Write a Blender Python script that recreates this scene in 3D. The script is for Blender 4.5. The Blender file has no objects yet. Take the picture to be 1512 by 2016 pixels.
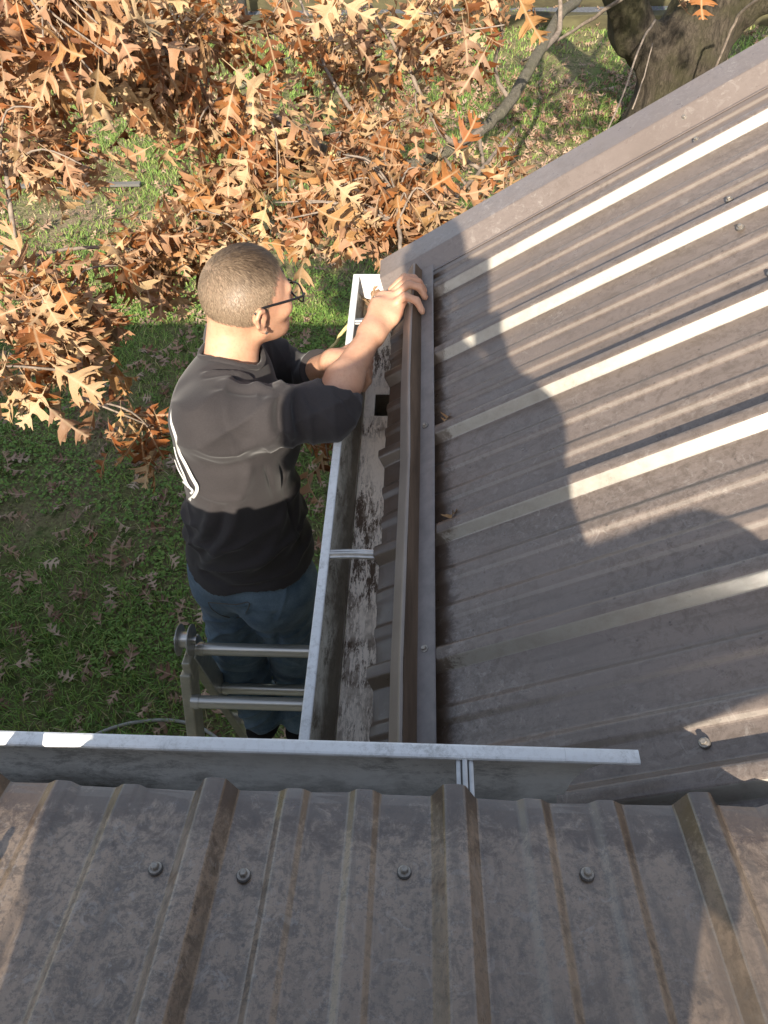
import bpy, bmesh, math, random
import numpy as np
from mathutils import Vector, Matrix, Quaternion
random.seed(7); rng = np.random.default_rng(11)
SC = bpy.context.scene; COL = SC.collection
CZ = 3.9                                    # camera height above the lawn; everything below is built camera-relative, then raised
# ------------------------------------------------------------------ camera, sky, sun, exposure
FPX, PITCH, YAW, ROLL = 1434.35, .8791, .0662, -.0344
_f = np.array([-math.sin(YAW)*math.cos(PITCH), math.cos(YAW)*math.cos(PITCH), -math.sin(PITCH)])
_r = np.array([math.cos(YAW), math.sin(YAW), 0.]); _u = np.cross(_r, _f)
RT = math.cos(ROLL)*_r + math.sin(ROLL)*_u; UP = -math.sin(ROLL)*_r + math.cos(ROLL)*_u; FW = _f
cam = bpy.data.objects.new('camera', bpy.data.cameras.new('camera')); COL.objects.link(cam)
cam.data.sensor_fit = 'VERTICAL'; cam.data.sensor_height = 24.; cam.data.lens = 24.*FPX/2016
cam.data.clip_start = .004; cam.data.clip_end = 400
M = Matrix(((RT[0], UP[0], -FW[0], 0), (RT[1], UP[1], -FW[1], 0), (RT[2], UP[2], -FW[2], CZ), (0, 0, 0, 1)))
cam.matrix_world = M; SC.camera = cam
SUN = Vector((.098, 1, -.62)).normalized()
w = bpy.data.worlds.new('World'); SC.world = w; w.use_nodes = True
_nt = w.node_tree; _bg = _nt.nodes['Background']; _sky = _nt.nodes.new('ShaderNodeTexSky')
_sky.sky_type = 'NISHITA'; _sky.sun_disc = False; _sky.dust_density = 1.5; _sky.air_density = 1; _sky.ozone_density = .4; _sky.sun_elevation = math.asin(-SUN.z)
_sky.sun_rotation = math.atan2(-SUN.x, -SUN.y) % (2*math.pi)
_hs = _nt.nodes.new('ShaderNodeHueSaturation'); _hs.inputs['Saturation'].default_value = .66      # thin high haze whitens the blue
_nt.links.new(_sky.outputs[0], _hs.inputs['Color']); _nt.links.new(_hs.outputs[0], _bg.inputs[0]); _bg.inputs[1].default_value = .125
sun = bpy.data.objects.new('sun', bpy.data.lights.new('sun', 'SUN')); COL.objects.link(sun)
sun.data.energy = 5.0; sun.data.angle = math.radians(.55); sun.data.color = (1, .89, .74)
sun.rotation_euler = SUN.to_track_quat('-Z', 'Y').to_euler(); sun.location = (0, -6, 10)
SC.view_settings.view_transform = 'Standard'; SC.view_settings.look = 'None'
SC.view_settings.exposure = 1.0; SC.view_settings.gamma = 1; SC.view_settings.use_curve_mapping = False
SC.cycles.max_bounces = 6; SC.cycles.use_denoising = True

# ------------------------------------------------------------------ helpers
def ray(x, y): return (x-756)*RT + (1008-y)*UP + FPX*FW
def atd(x, y, d): return ray(x, y)*d/FPX
def atz(x, y, z): r = ray(x, y); return r*z/r[2]
def A(*p): return np.array(p, float)
def nrm(v): v = np.asarray(v, float); return v/np.linalg.norm(v)

def tag(o, label=None, cat=None, group=None, kind=None):
    if label: o['label'] = label
    if cat: o['category'] = cat
    if group: o['group'] = group
    if kind: o['kind'] = kind
    return o
def empty(name, loc=(0, 0, 0)):
    o = bpy.data.objects.new(name, None); COL.objects.link(o); o.location = loc; o.empty_display_size = .1; return o
def link(name, me, mat, parent=None):
    o = bpy.data.objects.new(name, me); COL.objects.link(o)
    if mat is not None:
        for m_ in (mat if isinstance(mat, (list, tuple)) else [mat]): me.materials.append(m_)
    if parent is not None:
        o.parent = parent; o.matrix_parent_inverse = Matrix.Translation(parent_origin(parent)).inverted()
    return o
def parent_origin(p):
    v = Vector(p.location)
    q = p.parent
    return v if q is None else v      # parents below the first level always sit at their own zero
class MB:
    def __init__(s): s.v = []; s.f = []; s.mi = []
    def add(s, vs, fs, mi=0):
        n = len(s.v); s.v += [tuple(float(c) for c in p) for p in vs]; s.f += [tuple(i+n for i in f) for f in fs]; s.mi += [mi]*len(fs)
    def box(s, c, sx, sy, sz, ax=None, mi=0):
        c = np.asarray(c, float); X, Y, Z = ax if ax else (A(1, 0, 0), A(0, 1, 0), A(0, 0, 1))
        vs = [c+X*a*sx/2+Y*b*sy/2+Z*d*sz/2 for a in (-1, 1) for b in (-1, 1) for d in (-1, 1)]
        s.add(vs, [(0, 1, 3, 2), (4, 6, 7, 5), (0, 4, 5, 1), (2, 3, 7, 6), (0, 2, 6, 4), (1, 5, 7, 3)], mi)
    def tube(s, pts, rad, n=8, caps=True, mi=0):
        pts = [np.asarray(p, float) for p in pts]
        if not hasattr(rad, '__len__'): rad = [rad]*len(pts)
        vs = []; prev = None
        for i, p in enumerate(pts):
            t = nrm(pts[min(i+1, len(pts)-1)]-pts[max(i-1, 0)])
            if prev is None: a = np.cross(t, A(0, 0, 1) if abs(t[2]) < .9 else A(1, 0, 0))
            else: a = prev - t*np.dot(prev, t)
            a = nrm(a); prev = a; b = np.cross(t, a)
            vs += [p+(a*math.cos(2*math.pi*k/n)+b*math.sin(2*math.pi*k/n))*rad[i] for k in range(n)]
        fs = [(i*n+k, i*n+(k+1) % n, (i+1)*n+(k+1) % n, (i+1)*n+k) for i in range(len(pts)-1) for k in range(n)]
        if caps: fs += [tuple(range(n))[::-1], tuple(range((len(pts)-1)*n, len(pts)*n))]
        s.add(vs, fs, mi)
    def sweep(s, prof, fn, us, th, close_ends=True, mi=0):
        """prof: list of (t,h); fn(t,u,h)->xyz; a sheet of thickness th swept along us"""
        n = len(prof); vs = []
        pn = []
        for i in range(n):
            a = np.array(prof[max(i-1, 0)]); b = np.array(prof[min(i+1, n-1)]); d = nrm(b-a); pn.append((d[1]*th, -d[0]*th))
        for u in us:
            vs += [fn(p[0], u, p[1]) for p in prof]
            vs += [fn(p[0]+q[0], u, p[1]+q[1]) for p, q in zip(prof, pn)]
        fs = []; m = 2*n
        for j in range(len(us)-1):
            o = j*m
            for i in range(n-1):
                fs.append((o+i, o+i+1, o+m+i+1, o+m+i)); fs.append((o+n+i+1, o+n+i, o+m+n+i, o+m+n+i+1))
            fs.append((o+n, o, o+m, o+m+n)); fs.append((o+n-1, o+2*n-1, o+m+2*n-1, o+m+n-1))
        if close_ends:
            for j in (0, len(us)-1):
                o = j*m
                for i in range(n-1): fs.append((o+i, o+n+i, o+n+i+1, o+i+1))
        s.add(vs, fs, mi)
    def mesh(s, name, smooth=None, recalc=True):
        me = bpy.data.meshes.new(name); me.from_pydata(s.v, [], s.f)
        me.polygons.foreach_set('material_index', s.mi)
        bm = bmesh.new(); bm.from_mesh(me)
        if recalc: bmesh.ops.recalc_face_normals(bm, faces=bm.faces)
        bm.to_mesh(me); bm.free()
        if smooth is not None:
            me.polygons.foreach_set('use_smooth', [True]*len(me.polygons))
            if smooth < 3: me.set_sharp_from_angle(angle=smooth)
        me.update(); return me
    def build(s, name, mat, parent=None, smooth=None, bevel=0):
        o = link(name, s.mesh(name, smooth), mat, parent)
        if bevel:
            b = o.modifiers.new('bevel', 'BEVEL'); b.width = bevel; b.segments = 2; b.limit_method = 'ANGLE'
        return o
def np_mesh(name, V, F, smooth=True):
    V = np.asarray(V, np.float32); F = np.asarray(F, np.int32); k = F.shape[1]
    me = bpy.data.meshes.new(name); me.vertices.add(len(V)); me.vertices.foreach_set('co', V.ravel())
    me.loops.add(F.size); me.loops.foreach_set('vertex_index', F.ravel())
    me.polygons.add(len(F)); me.polygons.foreach_set('loop_start', np.arange(0, F.size, k, dtype=np.int32))
    me.polygons.foreach_set('loop_total', np.full(len(F), k, np.int32))
    me.polygons.foreach_set('use_smooth', np.full(len(F), smooth)); me.update(calc_edges=True); me.validate(); return me
def catmull(pts, n=6):
    P = [np.asarray(p, float) for p in pts]; P = [2*P[0]-P[1]]+P+[2*P[-1]-P[-2]]; out = []
    for i in range(1, len(P)-2):
        for k in range(n):
            t = k/n; a, b, c, d = P[i-1:i+3]
            out.append(.5*((2*b)+(c-a)*t+(2*a-5*b+4*c-d)*t*t+(3*b-a-3*c+d)*t**3))
    out.append(P[-2]); return out
def roundpoly(pts, r, seg=2):
    out = [pts[0]]
    for a, b, c in zip(pts, pts[1:], pts[2:]):
        a, b, c = map(np.array, (a, b, c)); u = a-b; v = c-b
        rr = min(r, .45*np.linalg.norm(u), .45*np.linalg.norm(v)); p = b+nrm(u)*rr; q = b+nrm(v)*rr
        for k in range(seg+1):
            t = k/seg; out.append(tuple((1-t)**2*p+2*t*(1-t)*b+t*t*q))
    return out+[pts[-1]]

# ------------------------------------------------------------------ node materials
class NT:
    def __init__(s, name):
        s.m = bpy.data.materials.new(name); s.m.use_nodes = True; s.t = s.m.node_tree; s.b = s.t.nodes['Principled BSDF']
        s.out = s.t.nodes['Material Output']; s.tc = s.t.nodes.new('ShaderNodeTexCoord')
    def n(s, typ, **kw):
        x = s.t.nodes.new(typ)
        for k, v in kw.items():
            if k.startswith('i_'):
                key = k[2:]; key = int(key) if key.isdigit() else key.replace('_', ' ')
                x.inputs[key].default_value = v
            else: setattr(x, k, v)
        return x
    def l(s, a, b): s.t.links.new(a, b)
    def noise(s, scale, detail=4, rough=.55, dist=0, stretch=None, coord='Object'):
        x = s.n('ShaderNodeTexNoise'); x.inputs['Scale'].default_value = scale; x.inputs['Detail'].default_value = detail
        x.inputs['Roughness'].default_value = rough; x.inputs['Distortion'].default_value = dist
        src = s.tc.outputs[coord]
        if stretch:
            mp = s.n('ShaderNodeMapping'); mp.inputs['Scale'].default_value = stretch; s.l(src, mp.inputs[0]); src = mp.outputs[0]
        s.l(src, x.inputs['Vector']); return x.outputs[0]
    def ramp(s, fac, stops, interp='LINEAR'):
        x = s.n('ShaderNodeValToRGB'); x.color_ramp.interpolation = interp; e = x.color_ramp.elements
        while len(e) < len(stops): e.new(.5)
        for k, (p, c) in zip(e, stops):
            k.position = p; k.color = (c, c, c, 1) if not hasattr(c, '__len__') else (*c, 1)
        s.l(fac, x.inputs[0]); return x.outputs[0]
    def mix(s, fac, a, b, mode='MIX'):
        x = s.n('ShaderNodeMix', data_type='RGBA', blend_type=mode)
        for sock, v in ((x.inputs[0], fac), (x.inputs[6], a), (x.inputs[7], b)):
            if hasattr(v, 'is_output'): s.l(v, sock)
            elif hasattr(v, '__len__'): sock.default_value = (*v, 1)
            else: sock.default_value = v
        return x.outputs[2]
    def math(s, op, a, b=0.):
        x = s.n('ShaderNodeMath', operation=op)
        for k, v in enumerate((a, b)):
            if hasattr(v, 'is_output'): s.l(v, x.inputs[k])
            else: x.inputs[k].default_value = v
        return x.outputs[0]
    def set(s, col=None, rough=None, metal=None, spec=None, **kw):
        for key, v in (('Base Color', col), ('Roughness', rough), ('Metallic', metal), ('Specular IOR Level', spec)):
            if v is None: continue
            if hasattr(v, 'is_output'): s.l(v, s.b.inputs[key])
            else: s.b.inputs[key].default_value = (*v, 1) if hasattr(v, '__len__') else v
        for k, v in kw.items():
            key = k.replace('_', ' ')
            if hasattr(v, 'is_output'): s.l(v, s.b.inputs[key])
            else: s.b.inputs[key].default_value = v
        return s
    def bump(s, h, strength=.3, dist=.01, prev=None):
        x = s.n('ShaderNodeBump'); x.inputs['Strength'].default_value = strength; x.inputs['Distance'].default_value = dist
        s.l(h, x.inputs['Height'])
        if prev: s.l(prev, x.inputs['Normal'])
        s.l(x.outputs[0], s.b.inputs['Normal']); return x.outputs[0]

MAT = {}
def m_roof(name, dirt=.5, along=(1, 1, 1), edge=None, c1=(.150, .118, .098), c2=(.200, .162, .138), coat=(.6, 1.72), side_pale=0.):
    """brown painted steel: faded, speckled with lichen and grime, scuffed"""
    t = NT(name)
    base = t.ramp(t.noise(1.8, 5, .6), [(.3, c1), (.7, c2)])
    patch = t.ramp(t.noise(3.6, 6, .66, .4), [(.38, 0), (.54, 1)]); patch2 = t.ramp(t.noise(2.3, 4, .6, .2, (1.3, 1.7, 1)), [(.42, .15), (.62, 1)])
    blot = t.ramp(t.noise(58, 10, .82, .5), [(.48, 0), (.57, 1)])
    c = t.mix(t.math('MULTIPLY', t.math('MULTIPLY', blot, patch), dirt*.72), base, (.078, .056, .038))
    fine = t.ramp(t.noise(150, 8, .8), [(.50, 0), (.58, 1)])
    c = t.mix(t.math('MULTIPLY', t.math('MULTIPLY', fine, patch2), dirt*.62), c, (.062, .048, .038))
    pale = t.ramp(t.noise(48, 8, .72, 1.6), [(.56, 0), (.62, 1)])
    c = t.mix(t.math('MULTIPLY', t.math('MULTIPLY', pale, patch2), .42), c, (.34, .305, .27))
    strk = t.ramp(t.noise(9, 6, .66, .15, along), [(.52, 0), (.66, 1)])
    c = t.mix(t.math('MULTIPLY', strk, dirt*.62), c, (.10, .078, .058))
    spk = t.n('ShaderNodeTexVoronoi'); spk.inputs['Scale'].default_value = 46; t.l(t.tc.outputs['Object'], spk.inputs['Vector'])
    sp = t.ramp(spk.outputs['Distance'], [(.05, 1), (.10, 0)])
    c = t.mix(t.math('MULTIPLY', sp, t.math('MULTIPLY', patch, .7)), c, (.045, .036, .03))
    scr = t.ramp(t.noise(30, 4, .6, 2.5, (1, 4, 1)), [(.495, 0), (.5, 1), (.505, 0)]); c = t.mix(t.math('MULTIPLY', scr, t.math('MULTIPLY', patch2, .35)), c, (.40, .37, .33))
    if side_pale:                                         # the rib sides that face south are mixed towards a paler colour
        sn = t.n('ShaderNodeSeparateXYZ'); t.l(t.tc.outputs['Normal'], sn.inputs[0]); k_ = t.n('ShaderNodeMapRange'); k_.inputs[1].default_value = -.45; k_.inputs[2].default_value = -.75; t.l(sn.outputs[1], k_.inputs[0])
        c = t.mix(t.math('MULTIPLY', t.math('MULTIPLY', k_.outputs[0], t.ramp(t.noise(40, 6, .7), [(.3, .6), (.6, 1)])), side_pale), c, (.33, .315, .27))
    if edge:                                          # brown grime and lichen gathered in a band along one edge of the sheet
        ax, p0, p1 = edge; sx = t.n('ShaderNodeSeparateXYZ'); t.l(t.tc.outputs['Object'], sx.inputs[0])
        mr = t.n('ShaderNodeMapRange'); mr.inputs[1].default_value = p0; mr.inputs[2].default_value = p1
        t.l(sx.outputs[ax], mr.inputs[0])
        e_ = t.ramp(t.math('ADD', mr.outputs[0], t.math('MULTIPLY', t.math('SUBTRACT', t.noise(42, 10, .8, .4), .5), 3.0)), [(.34, 0), (.72, 1)])
        c = t.mix(t.math('MULTIPLY', e_, .82), c, (.060, .036, .021))
    rg = t.ramp(t.noise(30, 8, .7), [(.35, .27), (.65, .50)])
    t.set(c, rg, 0, .6); t.b.inputs['Coat Weight'].default_value = coat[0]; t.b.inputs['Coat Roughness'].default_value = .20; t.b.inputs['Coat IOR'].default_value = coat[1]; t.bump(t.noise(140, 6, .75), .14, .002); MAT[name] = t.m; return t.m
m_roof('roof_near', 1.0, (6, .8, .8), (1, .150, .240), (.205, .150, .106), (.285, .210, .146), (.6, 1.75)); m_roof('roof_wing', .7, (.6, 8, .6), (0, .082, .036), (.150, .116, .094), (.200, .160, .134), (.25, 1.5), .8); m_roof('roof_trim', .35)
def m_simple(name, col, rough=.5, metal=0, var=.25, scale=12, spec=.5, bump=0, bscale=60, col2=None, stretch=None, **kw):
    t = NT(name); c2 = col2 or tuple(x*(1-var) for x in col)
    c = t.ramp(t.noise(scale, 6, .62, .2, stretch), [(.32, c2), (.68, col)])
    t.set(c, rough, metal, spec, **kw)
    if bump: t.bump(t.noise(bscale, 5, .65, 0, stretch), bump, .004)
    MAT[name] = t.m; return t.m
def m_gutter(name, base, dirtcol, amount, stretch, lo=.42, hi=.56, low=None):
    t = NT(name)
    c = t.ramp(t.noise(4, 4, .6), [(.3, tuple(x*.88 for x in base)), (.7, base)])
    d = t.ramp(t.noise(46, 12, .86, .2, stretch), [(lo, 0), (hi, 1)]); p = t.ramp(t.noise(4.2, 5, .65), [(.40, 0), (.52, 1)])
    c = t.mix(t.math('MULTIPLY', t.math('MULTIPLY', d, p), amount), c, dirtcol)
    g = t.ramp(t.noise(110, 8, .75, 0, stretch), [(.50, 0), (.60, 1)]); c = t.mix(t.math('MULTIPLY', g, amount*.22), c, (.20, .145, .09))
    if low:
        sx = t.n('ShaderNodeSeparateXYZ'); t.l(t.tc.outputs['Object'], sx.inputs[0]); mr = t.n('ShaderNodeMapRange'); mr.inputs[1].default_value = low[0]; mr.inputs[2].default_value = low[1]; t.l(sx.outputs[2], mr.inputs[0])
        e_ = t.ramp(t.math('ADD', mr.outputs[0], t.math('MULTIPLY', t.math('SUBTRACT', t.noise(18, 9, .72, .3, stretch), .5), 1.3)), [(.3, 0), (.75, 1)])
        c = t.mix(t.math('MULTIPLY', e_, .93), c, dirtcol)
    t.set(c, t.ramp(d, [(0, .30), (1, .7)]), 0, .5); t.bump(t.noise(80, 4), .08, .002); MAT[name] = t.m
m_gutter('gutter_white', (.86, .75, .62), (.085, .050, .027), 1., (1.6, .34, 1), .485, .515)
m_gutter('gutter_inner', (.62, .58, .48), (.085, .066, .042), .9, (1, .3, 1), .47, .56, (-1.03, -1.08))
m_gutter('gutter_inner_x', (.80, .79, .72), (.050, .046, .032), .5, (.35, 1, 1), .48, .58, (-.791, -.838))
m_gutter('gutter_lip', (.80, .81, .80), (.30, .30, .27), .55, (1, 1, 1), .50, .62)
m_simple('strap_metal', (.62, .61, .58), .28, .9, .25, 60)
m_simple('aluminium', (.74, .72, .66), .30, .70, .22, 40, bump=.05, bscale=200, stretch=(.1, 1, 1))
m_simple('rail_beige', (.56, .53, .43), .42, .40, .3, 30)
m_simple('hinge_plate', (.52, .51, .47), .36, .45, .4, 40); m_simple('hinge_dark', (.075, .075, .072), .42, .6, .4, 40)
m_simple('screw_metal', (.40, .36, .31), .40, .6, .45, 300)
m_simple('washer', (.10, .09, .08), .7, 0, .3, 300)
m_simple('strip_paint', (.27, .225, .19), .36, 0, .25, 10, .6)
m_simple('strip_flange', (.205, .178, .165), .42, 0, .3, 40, .55)
m_simple('strip_dirty', (.155, .105, .070), .8, 0, .6, 30, .2, .3, 90, stretch=(1, .12, 1))
m_simple('siding', (.55, .52, .46), .6, 0, .12, 8)
m_simple('fascia_white', (.62, .61, .58), .5, 0, .12, 10)
m_simple('deck_wood', (.20, .14, .085), .8, 0, .3, 14)

# ------------------------------------------------------------------ roof geometry
PW = .2286
SWA, SNA = .5633, .2851
cs, ss, cn, sn_ = math.cos(SWA), math.sin(SWA), math.cos(SNA), math.sin(SNA)
def wing(t, u, h): return (-.059+u*cs-h*ss, .4861+t, -1.010+u*ss+h*cs)
def near(t, u, h): return (.0201+t, .2377-u*cn+h*sn_, -.7156+u*sn_+h*cn)
def wing_xy(x, y, h=0):                                   # point on the wing roof above plan position
    return A(x-h*ss, y, -1.010+(x+.059)*math.tan(SWA)+h*cs)
def near_xy(x, y, h=0): return A(x, y+h*sn_, -.7156+(.2377-y)*math.tan(SNA)+h*cn)
RIB = [(0, 0), (.0115, .0185), (.0165, .0195), (.0265, .0195), (.0315, .0185), (.043, 0)]
PITCHP = RIB+[(.081, 0), (.0895, .0062), (.1045, .0062), (.113, 0), (.149, 0), (.1575, .0062), (.1725, .0062), (.181, 0)]
def panel_profile(k0, k1, minor=1.):
    p = [(k0*PW-.012, 0)]
    for k in range(k0, k1): p += [(k*PW+t, h*minor if t > .06 else h) for t, h in PITCHP]
    p += [(k1*PW+t, h+.0013) for t, h in RIB]+[(k1*PW+.046, .0008)]
    return roundpoly(p, .0022, 2)
def panel(name, k0, k1, fn, us, mat, parent, clips=(), seed=0):
    r = random.Random(seed); ph = [r.uniform(0, 6.28) for _ in range(6)]
    def wob(t, u, h):                                   # oil-canning and hand-crimped eave edge
        w_ = .0009*math.sin(7*t+ph[0])*math.sin(5*u+ph[1])+.0005*math.sin(23*t+ph[2]+3*u)
        e = max(0, 1-u/.03); w_ += -.0030*e*e*(.4+.6*math.sin(31*t+ph[3])**2)*(1 if h < .01 else .3)
        return fn(t, u+.0018*math.sin(19*t+ph[4])*e, h+w_)
    mb = MB(); mb.sweep(panel_profile(k0, k1, 1. if fn is near else .84), wob, us, .0011); me = mb.mesh(name, .5, recalc=False)
    bm = bmesh.new(); bm.from_mesh(me); bmesh.ops.recalc_face_normals(bm, faces=bm.faces)
    for co, no in clips:
        bmesh.ops.bisect_plane(bm, geom=bm.verts[:]+bm.edges[:]+bm.faces[:], plane_co=co, plane_no=no, clear_outer=True)
    bm.to_mesh(me); bm.free(); me.polygons.foreach_set('use_smooth', [False]*len(me.polygons))
    return link(name, me, mat, parent)
_screw = None
def screw(p, normal, parent, seed=0, washer=True, mesh_cache={}):
    if 'm' not in mesh_cache:
        mb = MB()
        mb.tube([(0, 0, 0), (0, 0, .0016), (0, 0, .0022)], [.0074, .0074, .0062], 16, mi=1)
        mb.tube([(0, 0, .0022), (0, 0, .0031), (0, 0, .0035)], [.0064, .0064, .005], 16)
        mb.tube([(0, 0, .0033), (0, 0, .0074), (0, 0, .0082)], [.0042, .0042, .0034], 6)
        me = mb.mesh('screw', .5); me.materials.append(MAT['screw_metal']); me.materials.append(MAT['washer']); mesh_cache['m'] = me
    o = bpy.data.objects.new('screw', mesh_cache['m']); COL.objects.link(o); o.parent = parent
    q = Vector(normal).to_track_quat('Z', 'Y') @ Quaternion((0, 0, 1), seed*1.7) @ Quaternion((1, 0, 0), .06*math.sin(seed*3.1))
    o.matrix_parent_inverse = Matrix(); o.matrix_basis = Matrix.Translation(Vector(p)) @ q.to_matrix().to_4x4() @ Matrix.Scale(.88, 4); return o

house = empty('house'); tag(house, 'house with weathered brown ribbed metal roofs and white gutters', 'house')
VN = nrm((1, .464, 0)); VP = (.517, 0, 0)
# main roof (the one the photograph is taken from)
mb = MB(); x0, x1, yr = -9.1, 2.4, -3.2
P0 = [near_xy(x0, .20, -.012), near_xy(.46, .20, -.012), near_xy(1.70, -2.60, -.012), near_xy(1.70, yr, -.012), near_xy(x0, yr, -.012)]
mb.add(P0+[p-A(0, 0, .12) for p in P0], [(0, 1, 2, 3, 4), (9, 8, 7, 6, 5)]+[(i, (i+1) % 5, (i+1) % 5+5, i+5) for i in range(5)])
roof1 = mb.build('roof', MAT['deck_wood'], house); tag(roof1, 'low brown ribbed metal roof slope in the foreground, grimy along its eave')
us = [0, .004, .012, .03, .06]+[.06+.10*i for i in range(1, 14)]+[1.6+.4*i for i in range(6)]
for i, (a, b) in enumerate([(k, k+4) for k in range(-40, 8, 4)]):
    panel('metal_panel', a, b, near, us, MAT['roof_near'], roof1, [(VP, VN)] if b > 0 else [], i)
nn = A(0, sn_, cn)
for i, (x, y) in enumerate([(-.223, .158), (-.144, .155), (-.004, .163), (.155, .167), (-.372, .16), (-.452, .157)]):
    screw(near_xy(x, y, .0012), nn, roof1, i)
# wing roof
mb = MB(); RX = 1.75
D0 = [wing_xy(-.04, .30, -.012), wing_xy(-.04, 1.60, -.012), wing_xy(RX, 1.60, -.012), wing_xy(RX, -2.66, -.012), wing_xy(.40, .26, -.012)]
mb.add(D0+[p-A(0, 0, .12) for p in D0], [(0, 1, 2, 3, 4), (9, 8, 7, 6, 5)]+[(i, (i+1) % 5, (i+1) % 5+5, i+5) for i in range(5)])
E0 = [wing_xy(RX, -2.66, -.012), wing_xy(RX, 1.60, -.012)]; E1 = [p+A(1.9, 0, -1.9*math.tan(SWA)) for p in E0]
mb.add(E0+E1+[p-A(0, 0, .12) for p in E0+E1], [(0, 1, 3, 2), (4, 6, 7, 5), (0, 2, 6, 4), (1, 5, 7, 3), (2, 3, 7, 6)])
roof2 = mb.build('roof', MAT['deck_wood'], house); tag(roof2, 'steeper brown ribbed metal wing roof rising to the right, with bright sunlit ribs')
L_ = (RX+.059)/cs; us = [0, .004, .012, .03, .06]+[.06+.08*i for i in range(1, 13)]+[1.1+.26*i for i in range(4)]+[L_]
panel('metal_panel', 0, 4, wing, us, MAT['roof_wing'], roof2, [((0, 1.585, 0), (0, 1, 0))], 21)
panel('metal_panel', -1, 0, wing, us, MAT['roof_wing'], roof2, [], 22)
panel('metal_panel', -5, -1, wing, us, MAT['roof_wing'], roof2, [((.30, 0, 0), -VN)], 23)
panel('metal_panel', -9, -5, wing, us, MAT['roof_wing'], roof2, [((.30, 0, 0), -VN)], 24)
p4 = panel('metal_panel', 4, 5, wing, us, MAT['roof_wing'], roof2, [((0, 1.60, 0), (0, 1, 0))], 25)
def wing_far(t, u, h): x, y, z = wing(t, u, h); return (2*RX-x, y, z)
us2 = [0, .5, 1, 1.5, L_]
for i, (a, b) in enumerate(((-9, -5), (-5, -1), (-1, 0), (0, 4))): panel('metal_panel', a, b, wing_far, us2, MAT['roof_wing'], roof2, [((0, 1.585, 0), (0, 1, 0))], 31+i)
mb = MB(); mb.add([wing_xy(RX-.13, y, .024) for y in (-2.5, 1.63)]+[wing_xy(RX, y, .03)+A(ss*.03, 0, 0) for y in (-2.5, 1.63)]+[wing_xy(RX-.13, y, .024)*A(-1, 1, 1)+A(2*RX, 0, 0) for y in (-2.5, 1.63)], [(0, 1, 3, 2), (2, 3, 5, 4)])
mb.build('ridge_cap', MAT['roof_trim'], roof2)
wn = A(-ss, 0, cs)
for i, (x, y) in enumerate([(.53, 1.466), (.532, 1.233), (.528, 1.146), (.535, 1.006), (.53, .918), (.53, .778), (.252, .243), (.317, .322), (.53, .55), (1.1, 1.466), (1.1, 1.233), (1.1, 1.146), (1.1, .918)]):
    screw(wing_xy(x, y, .0012), wn, roof2, i+7)
screw(wing_xy(.528, 1.540, .016), nrm(wn+A(0, -.4, 0)), roof2, 3)
# rake trim along the gable edge: hemmed flange, sloping face, flat top, fascia drop
RK = roundpoly([(1.507, .0050), (1.5095, .0062), (1.5115, .0048), (1.516, .0040), (1.556, .0300), (1.632, .0330), (1.634, -.11), (1.622, -.118)], .002, 2)
def rake(t, u, h): x, y, z = wing(t-.4861, u, h); return (x, y, z)
mb = MB(); mb.sweep(RK, rake, [-.022, -.016, .3, .7, 1.1, 1.6, L_], .0012)
mb.add([rake(1.516, -.0215, .004), rake(1.556, -.0215, .030), rake(1.632, -.0215, .033), rake(1.634, -.0215, -.11), rake(1.52, -.0215, -.02)], [(0, 1, 2, 3, 4)])
mb.build('rake_trim', MAT['roof_trim'], roof2)
# folded strip screwed across the ribs of the wing eave
def stp(t, u, h): return (t-h*ss, u, -1.010+(t+.059)*math.tan(SWA)+h*cs)
strip = empty('eave_strip'); strip.parent = house; tag(strip, 'folded brown metal strip screwed across the ribs along the wing eave')
ys = [.30, .5, .7, .9, 1.1, 1.3, 1.42, 1.505]
def wv(y, a): return .0012*math.sin(9*y+a)+.0008*math.sin(21*y+2*a)
def stripsheet(prof, name, mat, th=.0012):
    mb = MB(); mb.sweep(roundpoly(prof, .0018, 2), lambda t, u, h: stp(t+wv(u, 1)*(h > .028)*1.5, u, h+wv(u, 2)*.6), ys, th); return mb.build(name, mat, strip)
stripsheet([(.0436, .0205), (.0425, .0215), (.0195, .0215)], 'flange', MAT['strip_flange'])
stripsheet([(.0190, .0222), (.0178, .0235), (.0130, .0448)], 'upright', MAT['strip_dirty'])
stripsheet([(.0124, .0450), (.0105, .0464), (.0075, .0455), (-.0115, .0320), (-.0128, .0295)], 'hem', MAT['strip_paint'])
for i, (x, y) in enumerate([(.029, .981), (.030, .518), (.0275, 1.43)]): screw(A(*stp(x, y, .0216)), wn, strip, i+2)
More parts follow.
